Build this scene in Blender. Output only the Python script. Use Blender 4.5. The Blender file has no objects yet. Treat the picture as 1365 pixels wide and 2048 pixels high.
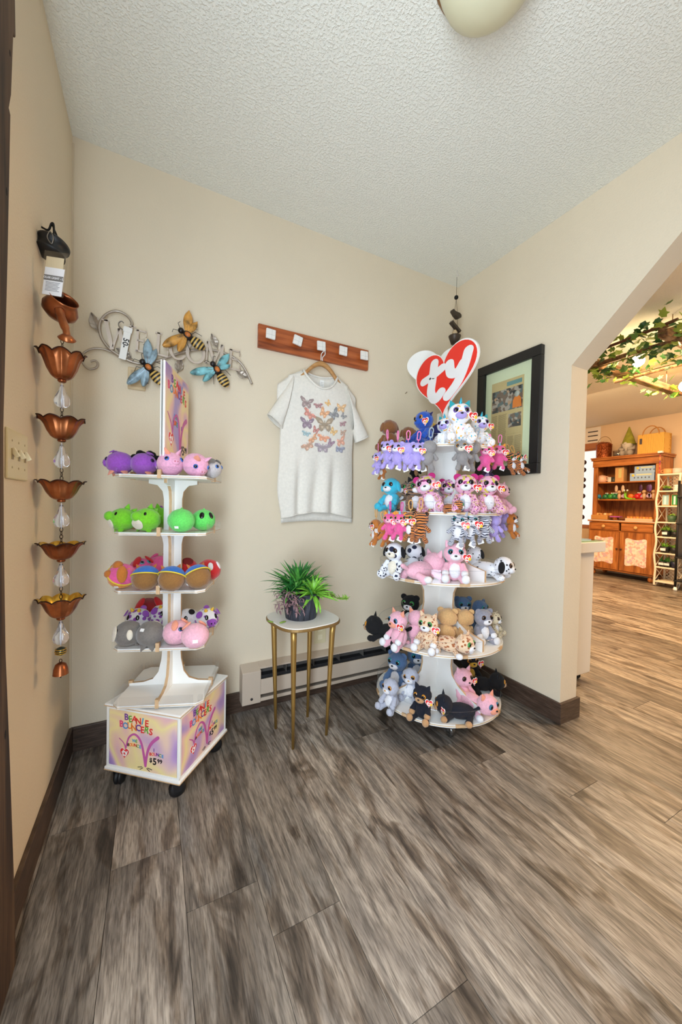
import bpy, math, random
from mathutils import Vector, Matrix, Euler
random.seed(7)
R=math.radians
scene=bpy.context.scene
# ---------------------------------------------------------------- camera
RT=Vector((0.88843211,-0.45849514,0.02169305));UP=Vector((-0.00918184,0.02949922,0.99952263));FW=Vector((0.4589162,0.88820718,-0.02199823))
CAM=Vector((0.2925,-1.7888,1.0263));FPX=729.05
cd=bpy.data.cameras.new('camera');cam=bpy.data.objects.new('camera',cd);scene.collection.objects.link(cam)
cam.matrix_world=Matrix(((RT.x,UP.x,-FW.x,CAM.x),(RT.y,UP.y,-FW.y,CAM.y),(RT.z,UP.z,-FW.z,CAM.z),(0,0,0,1)))
cd.sensor_fit='VERTICAL';cd.sensor_height=36;cd.sensor_width=24;cd.lens=36*FPX/2048;cd.clip_start=.02
scene.camera=cam
def ray(u,v): return FW+RT*((u-682.5)/FPX)-UP*((v-1024)/FPX)
def at(u,v,D): return CAM+ray(u,v)*D                       # point seen at a pixel, D metres ahead
def hit(u,v,ax,val):
    d=ray(u,v);return CAM+d*((val-CAM[ax])/d[ax])
# ---------------------------------------------------------------- world, lights, exposure
w=bpy.data.worlds.new('world');scene.world=w;w.use_nodes=True
bg=w.node_tree.nodes['Background'];bg.inputs[0].default_value=(.80,.90,1,1);bg.inputs[1].default_value=.26
def area(name,loc,to,size,sy,power,col):
    l=bpy.data.lights.new(name,'AREA');l.shape='RECTANGLE';l.size=size;l.size_y=sy;l.energy=power;l.color=col
    o=bpy.data.objects.new(name,l);scene.collection.objects.link(o);o.location=loc
    o.rotation_euler=(Vector(to)-Vector(loc)).to_track_quat('-Z','Y').to_euler();return o
area('glass_door_light',(.02,-1.55,1.10),(1.7,-.85,1.15),.95,1.9,66,(.70,.85,1))
area('shop_ceiling_light',(3.5,-1.5,2.40),(2.6,-1.2,0),1.0,.8,22,(1,.68,.34))
area('shop_ceiling_light',(4.9,.3,2.41),(5.4,.3,0),1.8,1.6,175,(1,.66,.34))
area('shop_ceiling_light',(4.9,-2.0,2.41),(4.9,-1.6,0),1.5,1.0,120,(1,.66,.34))
vs=scene.view_settings;vs.view_transform='Standard';vs.look='None';vs.exposure=.36;vs.gamma=1;vs.use_curve_mapping=False
# ---------------------------------------------------------------- materials
def srgb(c): return tuple((x/12.92 if x<=.04045 else ((x+.055)/1.055)**2.4) for x in (v/255 for v in c))
MATS={}
def nt(m): return m.node_tree.nodes,m.node_tree.links
def P(name,rgb,rough=.6,metal=0,bump=0,bscale=50,sheen=0,vary=0,vscale=6,emit=None,coord='Object',bdist=.002):
    if name in MATS: return MATS[name]
    m=bpy.data.materials.new(name);m.use_nodes=True;N,L=nt(m);b=N['Principled BSDF']
    c=srgb(rgb)+(1,);b.inputs['Base Color'].default_value=c;b.inputs['Roughness'].default_value=rough;b.inputs['Metallic'].default_value=metal
    if sheen: b.inputs['Sheen Weight'].default_value=sheen;b.inputs['Sheen Roughness'].default_value=.4
    tc=None
    if bump or vary: tc=N.new('ShaderNodeTexCoord')
    if vary:
        n=N.new('ShaderNodeTexNoise');n.inputs['Scale'].default_value=vscale;n.inputs['Detail'].default_value=4;L.new(tc.outputs[coord],n.inputs['Vector'])
        r=N.new('ShaderNodeValToRGB');d=[max(0,x*(1-vary)) for x in c[:3]];u=[min(1,x*(1+vary)) for x in c[:3]]
        r.color_ramp.elements[0].position=.3;r.color_ramp.elements[1].position=.7
        r.color_ramp.elements[0].color=(*d,1);r.color_ramp.elements[1].color=(*u,1);L.new(n.outputs['Fac'],r.inputs['Fac']);L.new(r.outputs['Color'],b.inputs['Base Color'])
    if bump:
        n=N.new('ShaderNodeTexNoise');n.inputs['Scale'].default_value=bscale;n.inputs['Detail'].default_value=3;L.new(tc.outputs[coord],n.inputs['Vector'])
        k=N.new('ShaderNodeBump');k.inputs['Strength'].default_value=bump;k.inputs['Distance'].default_value=bdist;L.new(n.outputs['Fac'],k.inputs['Height']);L.new(k.outputs['Normal'],b.inputs['Normal'])
    if emit: b.inputs['Emission Color'].default_value=(*srgb(rgb),1);b.inputs['Emission Strength'].default_value=emit
    MATS[name]=m;return m
def clear(name,tint=(1,1,1),gloss=.10):
    if name in MATS: return MATS[name]
    m=bpy.data.materials.new(name);m.use_nodes=True;N,L=nt(m);N.remove(N['Principled BSDF']);o=N['Material Output']
    t=N.new('ShaderNodeBsdfTransparent');t.inputs[0].default_value=(*tint,1);g=N.new('ShaderNodeBsdfGlossy');g.inputs['Roughness'].default_value=.04
    lw=N.new('ShaderNodeLayerWeight');pw=N.new('ShaderNodeMath');pw.operation='POWER';pw.inputs[1].default_value=5;L.new(lw.outputs['Facing'],pw.inputs[0])
    a=N.new('ShaderNodeMath');a.operation='MULTIPLY_ADD';a.inputs[1].default_value=.35;a.inputs[2].default_value=gloss*.6;L.new(pw.outputs[0],a.inputs[0])
    x=N.new('ShaderNodeMixShader');L.new(a.outputs[0],x.inputs[0]);L.new(t.outputs[0],x.inputs[1]);L.new(g.outputs[0],x.inputs[2]);L.new(x.outputs[0],o.inputs[0])
    MATS[name]=m;return m
def ramp_mat(name,tex,scale,stops,rough=.7,stretch=(1,1,1),bump=0,sheen=0,interp='CONSTANT',dist=0,detail=2,metal=0,rnd=False,coord='Object'):
    """colour pattern from a noise / voronoi / wave texture through a colour ramp"""
    if name in MATS: return MATS[name]
    m=bpy.data.materials.new(name);m.use_nodes=True;N,L=nt(m);b=N['Principled BSDF'];b.inputs['Roughness'].default_value=rough;b.inputs['Metallic'].default_value=metal
    if sheen: b.inputs['Sheen Weight'].default_value=sheen
    tc=N.new('ShaderNodeTexCoord');mp=N.new('ShaderNodeMapping');mp.inputs['Scale'].default_value=stretch;L.new(tc.outputs[coord],mp.inputs['Vector'])
    if tex=='noise': t=N.new('ShaderNodeTexNoise');t.inputs['Detail'].default_value=detail;t.inputs['Distortion'].default_value=dist;out='Fac'
    elif tex=='voronoi': t=N.new('ShaderNodeTexVoronoi');out='Distance'
    elif tex=='cells': t=N.new('ShaderNodeTexVoronoi');out='Color'
    else: t=N.new('ShaderNodeTexWave');t.inputs['Distortion'].default_value=dist;t.inputs['Detail'].default_value=detail;t.bands_direction='Z' if tex=='wavez' else 'Y';out='Fac'
    t.inputs['Scale'].default_value=scale
    if rnd:
        oi=N.new('ShaderNodeObjectInfo');mu=N.new('ShaderNodeVectorMath');mu.operation='SCALE';mu.inputs[0].default_value=(37,53,11);L.new(oi.outputs['Random'],mu.inputs['Scale'])
        ad=N.new('ShaderNodeVectorMath');L.new(mp.outputs[0],ad.inputs[0]);L.new(mu.outputs[0],ad.inputs[1]);L.new(ad.outputs[0],t.inputs['Vector'])
    else: L.new(mp.outputs[0],t.inputs['Vector'])
    r=N.new('ShaderNodeValToRGB');e=r.color_ramp;e.interpolation=interp
    while len(e.elements)<len(stops): e.elements.new(.5)
    for i,(p,c) in enumerate(stops): e.elements[i].position=p;e.elements[i].color=(*srgb(c),1)
    L.new(t.outputs[out],r.inputs['Fac']);L.new(r.outputs['Color'],b.inputs['Base Color'])
    if bump:
        n=N.new('ShaderNodeTexNoise');n.inputs['Scale'].default_value=22;L.new(tc.outputs[coord],n.inputs['Vector'])
        k=N.new('ShaderNodeBump');k.inputs['Strength'].default_value=bump;k.inputs['Distance'].default_value=.02;L.new(n.outputs['Fac'],k.inputs['Height']);L.new(k.outputs['Normal'],b.inputs['Normal'])
    MATS[name]=m;return m
# ---------------------------------------------------------------- mesh builder
class B:
    def __init__(s): s.v=[];s.f=[];s.sm=[]
    def add(s,vs,fs,M=None,smooth=False):
        o=len(s.v)
        s.v+=[tuple(M@Vector(p)) if M else tuple(p) for p in vs]
        s.f+=[tuple(i+o for i in f) for f in fs];s.sm+=[smooth]*len(fs);return s
    def box(s,x0,x1,y0,y1,z0,z1,M=None):
        return s.add([(x0,y0,z0),(x1,y0,z0),(x1,y1,z0),(x0,y1,z0),(x0,y0,z1),(x1,y0,z1),(x1,y1,z1),(x0,y1,z1)],
            [(3,2,1,0),(4,5,6,7),(0,1,5,4),(1,2,6,5),(2,3,7,6),(3,0,4,7)],M)
    def prism(s,poly,z0,z1,M=None,smooth=False):
        n=len(poly);a=sum(poly[i][0]*poly[(i+1)%n][1]-poly[(i+1)%n][0]*poly[i][1] for i in range(n))
        if a<0: poly=poly[::-1]
        s.add([(x,y,z0) for x,y in poly]+[(x,y,z1) for x,y in poly],[tuple(range(n))[::-1],tuple(range(n,2*n))],M)
        o=len(s.v)-2*n
        for i in range(n): s.f.append((o+i,o+(i+1)%n,o+n+(i+1)%n,o+n+i));s.sm.append(smooth)
        return s
    def lathe(s,prof,seg=24,M=None,cap=True,smooth=True,wob=None):
        vs=[];fs=[];n=len(prof)
        for r,z in prof:
            for k in range(seg):
                a=2*math.pi*k/seg;q=r*(wob(a,z) if wob else 1);vs.append((q*math.cos(a),q*math.sin(a),z))
        for i in range(n-1):
            for k in range(seg): k2=(k+1)%seg;fs.append((i*seg+k,i*seg+k2,(i+1)*seg+k2,(i+1)*seg+k))
        if cap:
            if prof[0][0]>1e-5: fs.append(tuple(range(seg))[::-1])
            if prof[-1][0]>1e-5: fs.append(tuple((n-1)*seg+k for k in range(seg)))
        return s.add(vs,fs,M,smooth)
    def tube(s,pts,r,seg=8,closed=False,M=None):
        pts=[Vector(p) for p in pts];n=len(pts);rr=r if isinstance(r,(list,tuple)) else [r]*n
        vs=[];fs=[];nrm=None
        for i,p in enumerate(pts):
            a=pts[(i-1)%n] if (i or closed) else p;c=pts[(i+1)%n] if (i<n-1 or closed) else p
            t=(c-a).normalized()
            if nrm is None:
                nrm=t.orthogonal().normalized()
            nrm=(nrm-t*nrm.dot(t));nrm=nrm.normalized() if nrm.length>1e-6 else t.orthogonal().normalized();bn=t.cross(nrm)
            for k in range(seg):
                q=2*math.pi*k/seg;vs.append(p+(nrm*math.cos(q)+bn*math.sin(q))*rr[i])
        m=n if closed else n-1
        for i in range(m):
            for k in range(seg): k2=(k+1)%seg;j=(i+1)%n;fs.append((i*seg+k,i*seg+k2,j*seg+k2,j*seg+k))
        if not closed: fs.append(tuple(range(seg))[::-1]);fs.append(tuple((n-1)*seg+k for k in range(seg)))
        return s.add(vs,fs,M,True)
    def ell(s,c,r,seg=16,ring=10,M=None):
        r=r if isinstance(r,(tuple,list)) else (r,r,r)
        T=Matrix.Translation(c)@Matrix.Diagonal((*r,1))
        if M: T=M@T
        prof=[(math.sin(math.pi*i/ring),-math.cos(math.pi*i/ring)) for i in range(ring+1)]
        prof[0]=(0.0001,-1);prof[-1]=(.0001,1)
        return s.lathe(prof,seg,T)
    def grid(s,fn,nu,nv,smooth=True,M=None):
        vs=[fn(i/nu,j/nv) for j in range(nv+1) for i in range(nu+1)]
        fs=[(j*(nu+1)+i,j*(nu+1)+i+1,(j+1)*(nu+1)+i+1,(j+1)*(nu+1)+i) for j in range(nv) for i in range(nu)]
        return s.add(vs,fs,M,smooth)
    def data(s,name,mat):
        me=bpy.data.meshes.new(name);me.from_pydata(s.v,[],s.f);me.update()
        for p,q in zip(me.polygons,s.sm): p.use_smooth=q
        if mat: me.materials.append(mat)
        return me
    def build(s,name,mat,parent=None,bevel=0,solid=0,loc=None,rot=None):
        o=link(name,s.data(name,mat),parent)
        if loc is not None: o.location=loc
        if rot is not None: o.rotation_euler=rot
        if solid: m=o.modifiers.new('thickness','SOLIDIFY');m.thickness=solid;m.offset=0
        if bevel:
            m=o.modifiers.new('bevel','BEVEL');m.width=bevel;m.segments=2;m.limit_method='ANGLE';m.angle_limit=R(40)
        return o
def link(name,data,parent=None):
    o=bpy.data.objects.new(name,data);scene.collection.objects.link(o)
    if parent: o.parent=parent
    return o
def tag(o,label,cat=None,group=None,kind=None):
    o['label']=label
    if cat: o['category']=cat
    if group: o['group']=group
    if kind: o['kind']=kind
    return o
def thing(name,label,cat,loc=(0,0,0),rot=(0,0,0),group=None):
    o=link(name,None);o.location=loc;o.rotation_euler=rot;o.empty_display_size=.05;return tag(o,label,cat,group)
def struct(o): o['kind']='structure';return o
def T(*p): return Matrix.Translation(p)
def RZ(a): return Matrix.Rotation(a,4,'Z')
def RX(a): return Matrix.Rotation(a,4,'X')
def RY(a): return Matrix.Rotation(a,4,'Y')
def S(x,y=None,z=None): return Matrix.Diagonal((x,x if y is None else y,x if z is None else z,1))
def smooth_path(pts,n=8,closed=False):
    pts=[Vector(p) for p in pts];out=[];m=len(pts)
    for i in range(m if closed else m-1):
        g=lambda k: pts[k%m] if closed else pts[max(0,min(m-1,k))]
        a,b,c,d=g(i-1),g(i),g(i+1),g(i+2)
        for k in range(n):
            t=k/n;out.append(.5*((2*b)+(c-a)*t+(2*a-5*b+4*c-d)*t*t+(3*b-a-3*c+d)*t**3))
    if not closed: out.append(pts[-1])
    return out
TXT={}
def text(name,body,size,mat,M,parent,depth=.0008,sx=1):
    """solid letters lying in the local XY plane of M, centred"""
    key=(body,size,mat.name,depth,sx)
    if key not in TXT:
        c=bpy.data.curves.new('t','FONT');c.body=body;c.size=size;c.extrude=depth/2;c.align_x='CENTER';c.align_y='CENTER';c.resolution_u=2;c.offset=size*.02
        o=bpy.data.objects.new('t',c);scene.collection.objects.link(o);dg=bpy.context.evaluated_depsgraph_get()
        me=bpy.data.meshes.new_from_object(o.evaluated_get(dg));bpy.data.objects.remove(o);bpy.data.curves.remove(c)
        for v in me.vertices: v.co.x*=sx
        me.materials.clear();me.materials.append(mat);TXT[key]=me
    o=link(name,TXT[key],parent);o.matrix_local=M;return o
def stroke2(b,pts,wd,z0,z1,M,seg=10):
    """flat rounded brush stroke: a chain of thick quads and round ends in XY"""
    for i,p in enumerate(pts):
        wr=wd[i] if isinstance(wd,(list,tuple)) else wd
        e=(z1-z0)*.015;z1+=e
        b.prism([(p[0]+wr*math.cos(2*math.pi*k/seg),p[1]+wr*math.sin(2*math.pi*k/seg)) for k in range(seg)],z0,z1,M);z1+=e
        if i<len(pts)-1:
            q=pts[i+1];w2=wd[i+1] if isinstance(wd,(list,tuple)) else wd;dx,dy=q[0]-p[0],q[1]-p[1];l=math.hypot(dx,dy) or 1;nx,ny=-dy/l,dx/l
            b.prism([(p[0]+nx*wr,p[1]+ny*wr),(q[0]+nx*w2,q[1]+ny*w2),(q[0]-nx*w2,q[1]-ny*w2),(p[0]-nx*wr,p[1]-ny*wr)],z0,z1,M)
    return b
def path2(pts,n=5): return [(p.x,p.y) for p in smooth_path([(x,y,0) for x,y in pts],n)]
def ty_letters(M,z0,z1,n=4,seg=8):
    b=B()
    stroke2(b,path2([(-.17,.33),(-.20,.05),(-.22,-.17),(-.14,-.31),(-.03,-.22)],n),.075,z0,z1,M,seg)
    stroke2(b,path2([(-.37,.08),(-.20,.12),(-.02,.19)],n),.07,z0,z1,M,seg)
    stroke2(b,path2([(.10,.20),(.13,.04),(.24,.01),(.33,.12)],n),.075,z0,z1,M,seg)
    stroke2(b,path2([(.40,.28),(.34,.06),(.24,-.16),(.08,-.33)],n),.075,z0,z1,M,seg)
    return b
def heart_poly(w,h,n=40):
    """heart outline, tip down, about 1 wide and 1 high, centred"""
    o=[]
    for i in range(n):
        t=2*math.pi*i/n;x=16*math.sin(t)**3;y=13*math.cos(t)-5*math.cos(2*t)-2*math.cos(3*t)-math.cos(4*t);o.append((x/32*w,(y+2.5)/29*h))
    return o
# ---------------------------------------------------------------- room materials
WALL=P('painted_wall',(227,212,186),.75,bump=.35,bscale=140,vary=.03,vscale=2,bdist=.003)
def ceiling_mat():
    m=P('textured_ceiling',(240,239,228),.85);N,L=nt(m);b=N['Principled BSDF'];tc=N.new('ShaderNodeTexCoord')
    n=N.new('ShaderNodeTexNoise');n.inputs['Scale'].default_value=125;n.inputs['Detail'].default_value=2.5;L.new(tc.outputs['Object'],n.inputs['Vector'])
    r=N.new('ShaderNodeValToRGB');r.color_ramp.elements[0].position=.47;r.color_ramp.elements[1].position=.62;L.new(n.outputs['Fac'],r.inputs['Fac'])
    k=N.new('ShaderNodeBump');k.inputs['Strength'].default_value=.42;k.inputs['Distance'].default_value=.006;L.new(r.outputs['Color'],k.inputs['Height']);L.new(k.outputs['Normal'],b.inputs['Normal']);return m
CEIL=ceiling_mat()
def plank_mat():
    m=P('weathered_plank',(150,135,118),.42);N,L=nt(m);b=N['Principled BSDF']
    tc=N.new('ShaderNodeTexCoord');oi=N.new('ShaderNodeObjectInfo')
    sc=N.new('ShaderNodeVectorMath');sc.operation='SCALE';sc.inputs[0].default_value=(17,91,5);L.new(oi.outputs['Random'],sc.inputs['Scale'])
    ad=N.new('ShaderNodeVectorMath');L.new(tc.outputs['Object'],ad.inputs[0]);L.new(sc.outputs[0],ad.inputs[1])
    def noise(scale,st,det,dist):
        mp=N.new('ShaderNodeMapping');mp.inputs['Scale'].default_value=st;L.new(ad.outputs[0],mp.inputs['Vector'])
        n=N.new('ShaderNodeTexNoise');n.inputs['Scale'].default_value=scale;n.inputs['Detail'].default_value=det;n.inputs['Distortion'].default_value=dist;L.new(mp.outputs[0],n.inputs['Vector']);return n
    def ramp(src,stops):
        r=N.new('ShaderNodeValToRGB');e=r.color_ramp
        while len(e.elements)<len(stops): e.elements.new(.5)
        for i,(p,c) in enumerate(stops): e.elements[i].position=p;e.elements[i].color=(*srgb(c),1)
        L.new(src,r.inputs['Fac']);return r
    def mix(mode,fac,a,c):
        x=N.new('ShaderNodeMix');x.data_type='RGBA';x.blend_type=mode
        if isinstance(fac,(int,float)): x.inputs['Factor'].default_value=fac
        else: L.new(fac,x.inputs['Factor'])
        L.new(a,x.inputs['A']);L.new(c,x.inputs['B']);return x.outputs['Result']
    broad=noise(1.0,(8,1.3,1),6,.9);grain=noise(1.0,(42,4.2,1),9,1.2);fine=noise(1.0,(320,26,1),5,.3);blot=noise(1.0,(14,4.0,1),5,1.0)
    base=ramp(broad.outputs['Fac'],[(.26,(112,107,102)),(.42,(148,141,134)),(.56,(176,167,156)),(.72,(152,152,153))])
    g=ramp(grain.outputs['Fac'],[(.30,(66,60,55)),(.44,(150,145,140)),(.55,(190,186,180)),(.70,(222,220,216))])
    f=ramp(fine.outputs['Fac'],[(.34,(120,110,100)),(.58,(225,222,218))])
    k=ramp(blot.outputs['Fac'],[(.31,(84,68,52)),(.40,(190,176,160)),(.48,(255,255,255))])
    c=mix('OVERLAY',.66,base.outputs['Color'],g.outputs['Color']);c=mix('MULTIPLY',.7,c,f.outputs['Color']);c=mix('MULTIPLY',.82,c,k.outputs['Color'])
    tone=ramp(oi.outputs['Random'],[(0,(176,168,158)),(.5,(222,214,204)),(1,(255,250,242))])
    c=mix('MULTIPLY',.9,c,tone.outputs['Color'])
    hs=N.new('ShaderNodeHueSaturation');hs.inputs['Value'].default_value=1.34;hs.inputs['Saturation'].default_value=.82;L.new(c,hs.inputs['Color']);L.new(hs.outputs[0],b.inputs['Base Color'])
    bp=N.new('ShaderNodeBump');bp.inputs['Strength'].default_value=.35;bp.inputs['Distance'].default_value=.0015;L.new(grain.outputs['Fac'],bp.inputs['Height']);L.new(bp.outputs['Normal'],b.inputs['Normal']);return m
PLANK=plank_mat()
BASEB=ramp_mat('dark_baseboard','noise',6,[(.3,(52,38,30)),(.55,(78,60,48)),(.75,(98,80,68))],.45,(3,3,40),interp='LINEAR',detail=5)
ROUGHW=ramp_mat('rough_dark_timber','noise',3,[(.3,(38,24,14)),(.5,(74,52,34)),(.7,(104,80,56))],.75,(6,14,.9),interp='LINEAR',detail=6,dist=.6)
WHITE=P('white_laminate',(243,241,236),.35)
PLY=P('plywood_edge',(206,170,128),.6,vary=.12,vscale=60)
ACRYL=clear('clear_acrylic',(.985,.99,.995),.07)
BLACKP=P('black_plastic',(18,18,20),.45)
# ---------------------------------------------------------------- the room
W=2.034;TH=.13;CH=2.44
fl=struct(tag(B().box(-.1,7.1,-3.4,2.8,-.05,-.006).build('floor',P('subfloor',(40,32,26),.9)),'weathered grey brown plank floor'))
PW=.178;PL=1.22
pm=B().box(-PW/2+.0006,PW/2-.0006,-PL/2+.0007,PL/2-.0007,-.006,0).data('plank',PLANK)
half={}
k=-1
while .02+PW*k<7.0:
    xc=.02+PW*(k+.5);y0=-.43-.203*(k%6)+(.06 if k%5==3 else 0)
    n=-3
    while y0+PL*n<2.7:
        yc=y0+PL*(n+.5);n+=1
        if yc+PL/2<-2.6 or yc-PL/2>2.7 or (xc<2.0 and yc-PL/2>.05): continue
        if xc>2.3 and yc<-2.3: continue
        o=link('plank',pm,fl);o.location=(xc,yc,0)
    k+=1
struct(tag(B().box(-.1,0,-3.4,.1,0,CH).build('wall_left',WALL),'beige left wall'))
struct(tag(B().box(-.1,W+TH,0,.1,0,CH).build('wall_back',WALL),'beige back wall'))
rp=[(0,0),(-.746,0),(-.746,1.70),(-1.28,2.205),(-3.4,2.205),(-3.4,CH),(0,CH)]
MYZ=Matrix(((0,0,1,0),(1,0,0,0),(0,1,0,0),(0,0,0,1)))     # local (a,b,c) -> (x=c, y=a, z=b)
struct(tag(B().prism(rp,W,W+TH,MYZ).build('wall_right',WALL),'beige right wall with a clipped corner opening'))
struct(tag(B().box(7.0,7.1,-3.4,2.8,0,CH).build('wall_far',P('shop_wall',(226,200,166),.8)),'tan wall of the shop beyond'))
struct(tag(B().box(W+TH,7.1,2.7,2.8,0,CH).build('wall_side',P('shop_wall',(226,200,166),.8)),'tan side wall of the shop'))
struct(tag(B().box(-.1,1.75,-3.4,-3.3,0,CH).build('wall_rear',WALL),'added unseen beige wall behind the viewer, holding light off the left'))  # unseen partial wall, added to keep sky light off the left side
struct(tag(B().box(-.1,7.1,-3.4,2.8,CH,CH+.06).build('ceiling',CEIL),'pale ceiling with knockdown plaster texture'))
HB=.098;BT=.013
struct(tag(B().box(0,BT,-3.2,0,0,HB).build('baseboard_left',BASEB,bevel=.002),'dark brown baseboard on left wall'))
struct(tag(B().box(BT,W-BT,-BT,0,0,HB).build('baseboard_back',BASEB,bevel=.002),'dark brown baseboard on back wall'))
struct(tag(B().prism([(W-BT,0),(W-BT,-.746-BT),(W+TH+BT,-.746-BT),(W+TH+BT,-.3),(W+TH,-.3),(W+TH,-.746),(W,-.746),(W,0)],0,HB).build('baseboard_right',BASEB,bevel=.0015),'dark brown baseboard wrapping the opening jamb'))
struct(tag(B().box(0,.006,-.006,0,HB,CH-.03).build('trim_1',P('corner_bead',(214,198,170),.5)),'thin corner bead'))
# rough dark timber casing standing on the left wall, nearest the camera
edge=[(0,-.775),(.2,-.789),(.5,-.818),(.72,-.842),(.92,-.851),(1.165,-.855),(1.51,-.833),(1.785,-.819),(1.79,-.828),(1.825,-.816),(1.96,-.803),(1.965,-.790),(2.05,-.795),(CH,-.78)]
poly=[(y,z) for z,y in edge]+[(-1.02,CH),(-1.02,0)]
tr=struct(tag(B().prism(poly,.001,.034,MYZ).build('trim_2',ROUGHW,bevel=.003),'rough dark timber casing with a wavy edge'))
nm=P('nail_hole',(20,13,9),.9)
for z,y,r in ((1.62,-.842,.005),(1.90,-.825,.004),(1.0,-.88,.005),(.55,-.845,.006)):
    B().ell((.0335,y,z),(.0012,r,r*1.8),10,6).build('nail_hole',nm,tr)
# three-gang switch plate with the key hooks
IV=P('ivory_plastic',(228,216,176),.35)
sw=tag(B().box(0,.006,-.729,-.584,1.067,1.182).build('light_switch',IV,bevel=.004),'ivory three-toggle light switch plate on left wall beside timber','switch')
for y in (-.702,-.6565,-.611):
    B().box(.006,.0075,y-.006,y+.006,1.112,1.137).build('switch_slot',P('ivory_dark',(176,160,122),.5),sw)
    B().box(-.004,.006,-.004,.004,-.011,.011).build('toggle',P('ivory_toggle',(240,230,196),.3),sw,bevel=.0015,loc=(.0105,y,1.127),rot=(0,R(-28),0))
    for z in (1.094,1.155): B().ell((.006,y,z),(.001,.003,.003),8,5).build('screw',P('ivory_dark',(176,160,122),.5),sw)
# ceiling lamp
cl=thing('ceiling_light','frosted cream dome ceiling light at the top edge of the picture','light',(1.045,-1.095,CH))
B().lathe([(.001,-.118),(.04,-.115),(.085,-.098),(.115,-.068),(.128,-.035),(.13,-.012)],32).build('dome',P('frosted_glass',(226,222,188),.35),cl)
B().lathe([(.135,-.014),(.142,-.008),(.142,0)],32).build('rim',P('brass_rim',(150,112,72),.4,.8),cl)
# baseboard heater
hm=P('heater_enamel',(204,186,166),.4);dk=P('heater_gap',(30,30,32),.6)
ht=thing('baseboard_heater','beige electric baseboard heater running along back wall','heater',(0,0,0))
X0,X1=.676,1.99
B().box(X0+.088,X1,-.012,-.0005,.062,.228).build('back_plate',P('heater_inside',(88,84,80),.5),ht)
B().prism([(-.0005,.232),(-.050,.219),(-.050,.212),(-.0005,.224)],X0+.088,X1,MYZ).build('top_cover',hm,ht,bevel=.001)
B().box(X0+.088,X1,-.064,-.056,.092,.166).build('front_panel',hm,ht,bevel=.002)
B().prism([(-.0005,.060),(-.064,.060),(-.064,.076),(-.058,.076),(-.056,.066),(-.0005,.066)],X0+.088,X1,MYZ).build('bottom_lip',hm,ht)
B().box(X0+.088,X1,-.050,-.014,.10,.18).build('heating_element',dk,ht)
for i in range(8): B().box(-.0008,.0008,-.06,-.012,.18,.212).build('fin',P('fin_metal',(150,146,140),.35,.7),ht,loc=(X0+.22+i*.15,0,0))
ec=B().prism([(-.0005,.232),(-.068,.212),(-.068,.056),(-.0005,.056)],X0,X0+.09,MYZ).build('end_cap',hm,ht,bevel=.003)
B().lathe([(.006,0),(.006,.003),(.0001,.003)],14,T(X0+.045,-.068,.082)@RX(R(90))).build('knob',P('knob_dark',(40,36,34),.4),ec)
# outlet under the table
ou=tag(B().box(1.068,1.138,-.005,0,.27,.385).build('wall_outlet',IV,bevel=.003),'ivory wall outlet plate behind the small table','outlet')
for z in (.305,.35): B().box(1.09,1.116,-.0065,-.005,z-.014,z+.014).build('socket',P('ivory_toggle',(240,230,196),.3),ou,bevel=.001)
nl=tag(B().tube([(1.634,0,1.698),(1.634,-.014,1.700),(1.634,-.017,1.704)],.0018,6).build('wall_nail',P('nail_steel',(120,100,80),.4,.8)),'small bent nail in back wall between shirt and heart sign','nail')
# framed newspaper on the right wall
fr=thing('picture_frame','black wooden frame with a newspaper clipping on right wall','picture',(W,-.41,1.525),(0,0,R(-90)))
# local: x runs along -y of the room, z up, front is -y local
fw_,fh=.402,.645;bw=.052;fm=P('black_frame',(24,22,22),.38,bump=.2,bscale=60)
for nme,(a,b_,c,d) in dict(top_rail=(-fw_/2,fw_/2,fh/2-bw,fh/2),bottom_rail=(-fw_/2,fw_/2,-fh/2,-fh/2+bw)).items(): B().box(a,b_,-.03,-.001,c,d).build(nme,fm,fr,bevel=.003)
for a in (-fw_/2,fw_/2-bw): B().box(a,a+bw,-.0295,-.001,-fh/2+bw,fh/2-bw).build('side_rail',fm,fr,bevel=.003)
B().box(-fw_/2+bw,fw_/2-bw,-.012,-.002,-fh/2+bw,fh/2-bw).build('mat_board',P('mat_board',(222,224,192),.8),fr)
NEWS=P('newsprint',(206,178,128),.85,vary=.06,vscale=14)
np_=B().box(-.105,.098,-.0145,-.012,-.255,.205).build('newspaper',NEWS,fr)
ph=ramp_mat('news_photo','cells',60,[(0,(60,58,60)),(.3,(120,96,84)),(.5,(176,160,150)),(.7,(96,110,112)),(.85,(190,150,120))],.8,rnd=True)
B().box(-.100,.094,-.0155,-.0145,.035,.155).build('photo_print',ph,np_)
B().prism([(.035,.04),(.09,.04),(.086,.085),(.072,.102),(.05,.102),(.036,.08)],-.0,.0008,T(0,-.0156,0)@RX(R(90))).build('photo_print',P('orange_print',(232,128,52),.8),np_)
B().lathe([(.016,0),(.016,.001),(.0001,.001)],16,T(.06,-.0157,.112)@RX(R(90))).build('photo_print',P('grey_print',(188,186,180),.8),np_)
B().box(-.005,.088,-.0155,-.0145,.168,.190).build('headline_bar',P('teal_print',(110,150,150),.8),np_)
B().box(.006,.096,-.0165,-.0145,-.098,.02).build('clipping',NEWS,np_,bevel=.0005)
B().box(.012,.090,-.0172,-.0165,-.062,.012).build('photo_print',ph,np_)
ink=P('news_ink',(120,98,68),.9)
lm=B()
for c0,c1,zs in ((-.098,-.062,(.018,-.245)),(-.055,0,(.018,-.245)),(.008,.046,(-.11,-.245)),(.052,.094,(-.11,-.245))):
    z=zs[0]
    while z>zs[1]: lm.box(c0,c1-(random.random()*.008),-.0150,-.0145,z-.0016,z);z-=.0052
o=lm.build('text_lines',ink,np_);o['kind']='stuff'
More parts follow.
